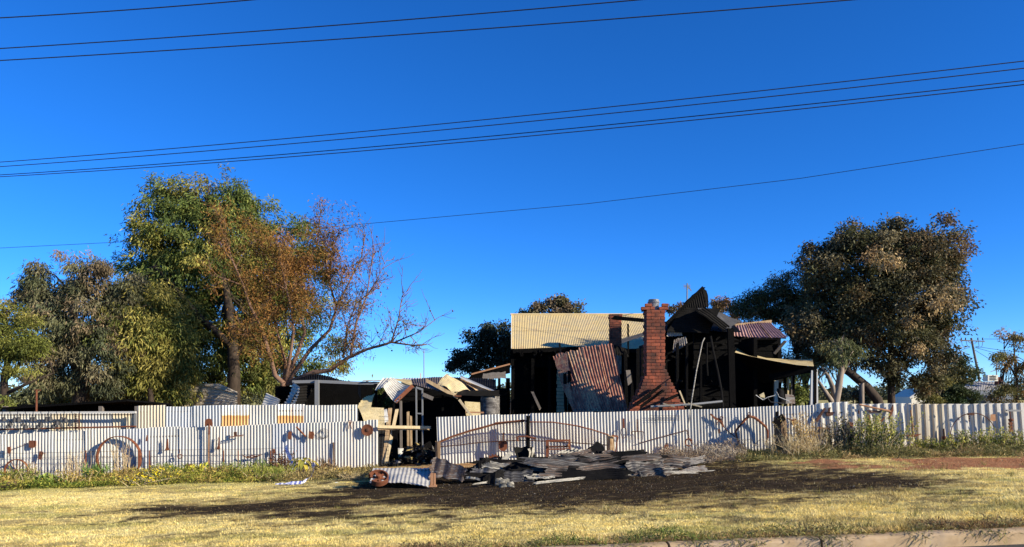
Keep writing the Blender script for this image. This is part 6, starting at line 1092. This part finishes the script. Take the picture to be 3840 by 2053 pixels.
def canna():
    d = 16.6; x0 = wx(1138, d); z0 = float(gz(x0, d)); t = thing('canna_plant', (x0, d, z0), 'yellow broad leaved plant drooping beside the checkered tape', 'plant')
    for k in range(26):
        a = random.uniform(0, 2 * pi); h = random.uniform(.18, .42); L = random.uniform(.22, .38); b = Vector((x0 + .16 * cos(a) * random.random(), d + .12 * sin(a) * random.random(), z0 + h)); o = Vector((cos(a), sin(a) * .8 - .2, 0)); sd = Vector((-o.y, o.x, 0)).normalized(); w = random.uniform(.03, .055); ll = []
        for s, ww in ((0, .3), (.3, 1), (.6, .9), (1, .05)): c = b + o * L * (s * .8) + Vector((0, 0, L * (.35 * s - .95 * s * s))); ll += [c - sd * w * ww, c + Vector((0, 0, -.012)), c + sd * w * ww]
        me = np.array([tuple(q) for q in ll]); f = [(i * 3 + j, i * 3 + j + 1, i * 3 + j + 4, i * 3 + j + 3) for i in range(3) for j in range(2)]
        col = np.array(random.choice([(.5, .4, .06), (.42, .36, .06), (.3, .29, .06), (.22, .2, .05)])); np_mesh('leaf', me, f, M['leaf'], np.tile(col, (12, 1)), t, smooth=True)
    sm = MB()
    for k in range(7): sm.tube([(x0 + random.gauss(0, .06), d + random.gauss(0, .05), z0 - .02), (x0 + random.gauss(0, .1), d + random.gauss(0, .08), z0 + .35)], .012, 5)
    sm.build('stems', M['timber'], t)['kind'] = 'stuff'
canna()
clump('scorched_plant', 'brown withered strappy plant left of the rusty bars', 1225, 1780, 16.6, 260, .3, .35, [(.14, .07, .03), (.24, .15, .06), (.08, .05, .02)], .16, .016, 24, upright=1.2); clump('yellowed_plant', 'small yellow wilted plant before the rusty bars', 1295, 1795, 15.9, 420, .16, .3, [(.55, .38, .08), (.45, .33, .12)], .05, .02, 20); clump('dead_tussock', 'pale dead grass tussock next to the black shadow of the cart wheel', 1340, 1800, 15.2, 500, .16, .4, DRY, .1, .008, 30)
# right side weeds
clump('dry_stalks', 'tall golden dead weed beside the stump post', 3010, 1600, 16.9, 1500, 1.05, .42, [(.75, .55, .2), (.6, .42, .15), (.42, .28, .1), (.28, .2, .07)], .06, .016, 46); clump('dry_stalks', 'lower golden dead weed spilling from the stump post', 2985, 1700, 16.3, 1100, .5, .6, DRY, .11, .01, 60); clump('dry_stalks', 'dead wiry weed between the golden weed and grey plants', 3060, 1650, 16.9, 700, .75, .35, [(.3, .22, .12), (.2, .15, .08)], .06, .016, 30)
for px, h, lab in ((3105, .75, 'grey brown woolly weed left of the sunken iron wheel'), (3150, .95, 'grey brown woolly weed in front of the sunken iron wheel'), (3190, .8, 'grey brown woolly weed right of the sunken iron wheel')): clump('woolly_weed', lab, px, 1650, 17, 620, h, .2, GB, .07, .028, 12, upright=-.2)
for px, d2, h, n_, lab in ((3270, 16.9, 1.0, 1500, 'tall bright green weed under the slanting pickaxe'), (3330, 16.8, .95, 1500, 'bushy yellow green weed beside the upright pickaxe'), (3300, 16.3, .6, 1400, 'dark leafy weed at the foot of the tall green weeds'), (3230, 17, .9, 700, 'pale green weed next to the woolly weeds')): clump('green_weed', lab, px, 1650, d2, n_, h, .5, [(.38, .38, .06), (.27, .29, .045), (.5, .45, .1), (.14, .17, .03)] if d2 > 16.5 else DKG + [(.14, .15, .03)], .06, .026, 34)
for k, (px, h) in enumerate(((3470, .3), (3520, .28), (3590, .45), (3625, .5), (3680, .55), (3720, .42), (3770, .55), (3825, .5))): clump('leafy_weed', ['small weed below the upright pickaxe', 'low weed below the hand pump', 'dark leafy weed inside the left of the thin hoop', 'grey leaved weed under the hoop chain', 'grey green weed in the middle of the thin hoop', 'weed at the right foot of the thin hoop', 'yellow green weed below the tan plate', 'green weed under the twisted auger'][k], px, 1700, 17.1, 520, h, .32, [(.15, .18, .04), (.24, .25, .06)] if k % 2 else [(.38, .36, .07), (.24, .25, .05)], .07, .024, 20)
kp_, kd_, kc_ = [], [], []
for px, n_, sp in ((2790, 260, .3), (3110, 340, .34), (2370, 160, .25), (2620, 160, .2), (3430, 120, .2), (3700, 200, .3), (2000, 200, .3)):
    d2 = 7.34; x0 = wx(px, d2); c0 = np.array([x0, d2, float(gz(x0, d2)) + .02]); pos = c0 + RNG.normal(0, 1, (n_, 3)) * np.array([sp * .45, .03, .0]); dd_ = RNG.normal(0, .6, (n_, 3)) + np.array([0, -1.0, -.35]); f_ = RNG.random(n_); pos = pos + (dd_ / np.linalg.norm(dd_, axis=1, keepdims=True)) * (f_ * .09)[:, None]; pos[:, 2] -= f_ ** 2 * .04
    kp_.append(pos); kd_.append(dd_); kc_.append(np.array([(.3, .28, .08), (.2, .2, .05), (.36, .28, .12)])[RNG.integers(0, 3, n_)] * RNG.uniform(.5, 1.2, (n_, 1)))
kp_ = np.concatenate(kp_); kn = len(kp_); tag(leafmesh('straggling_weeds', kp_, np.concatenate(kd_), RNG.uniform(.03, .09, kn), RNG.uniform(.004, .01, kn), np.concatenate(kc_)), 'straggling weeds hanging over the concrete kerb face', 'weeds', kind='stuff')
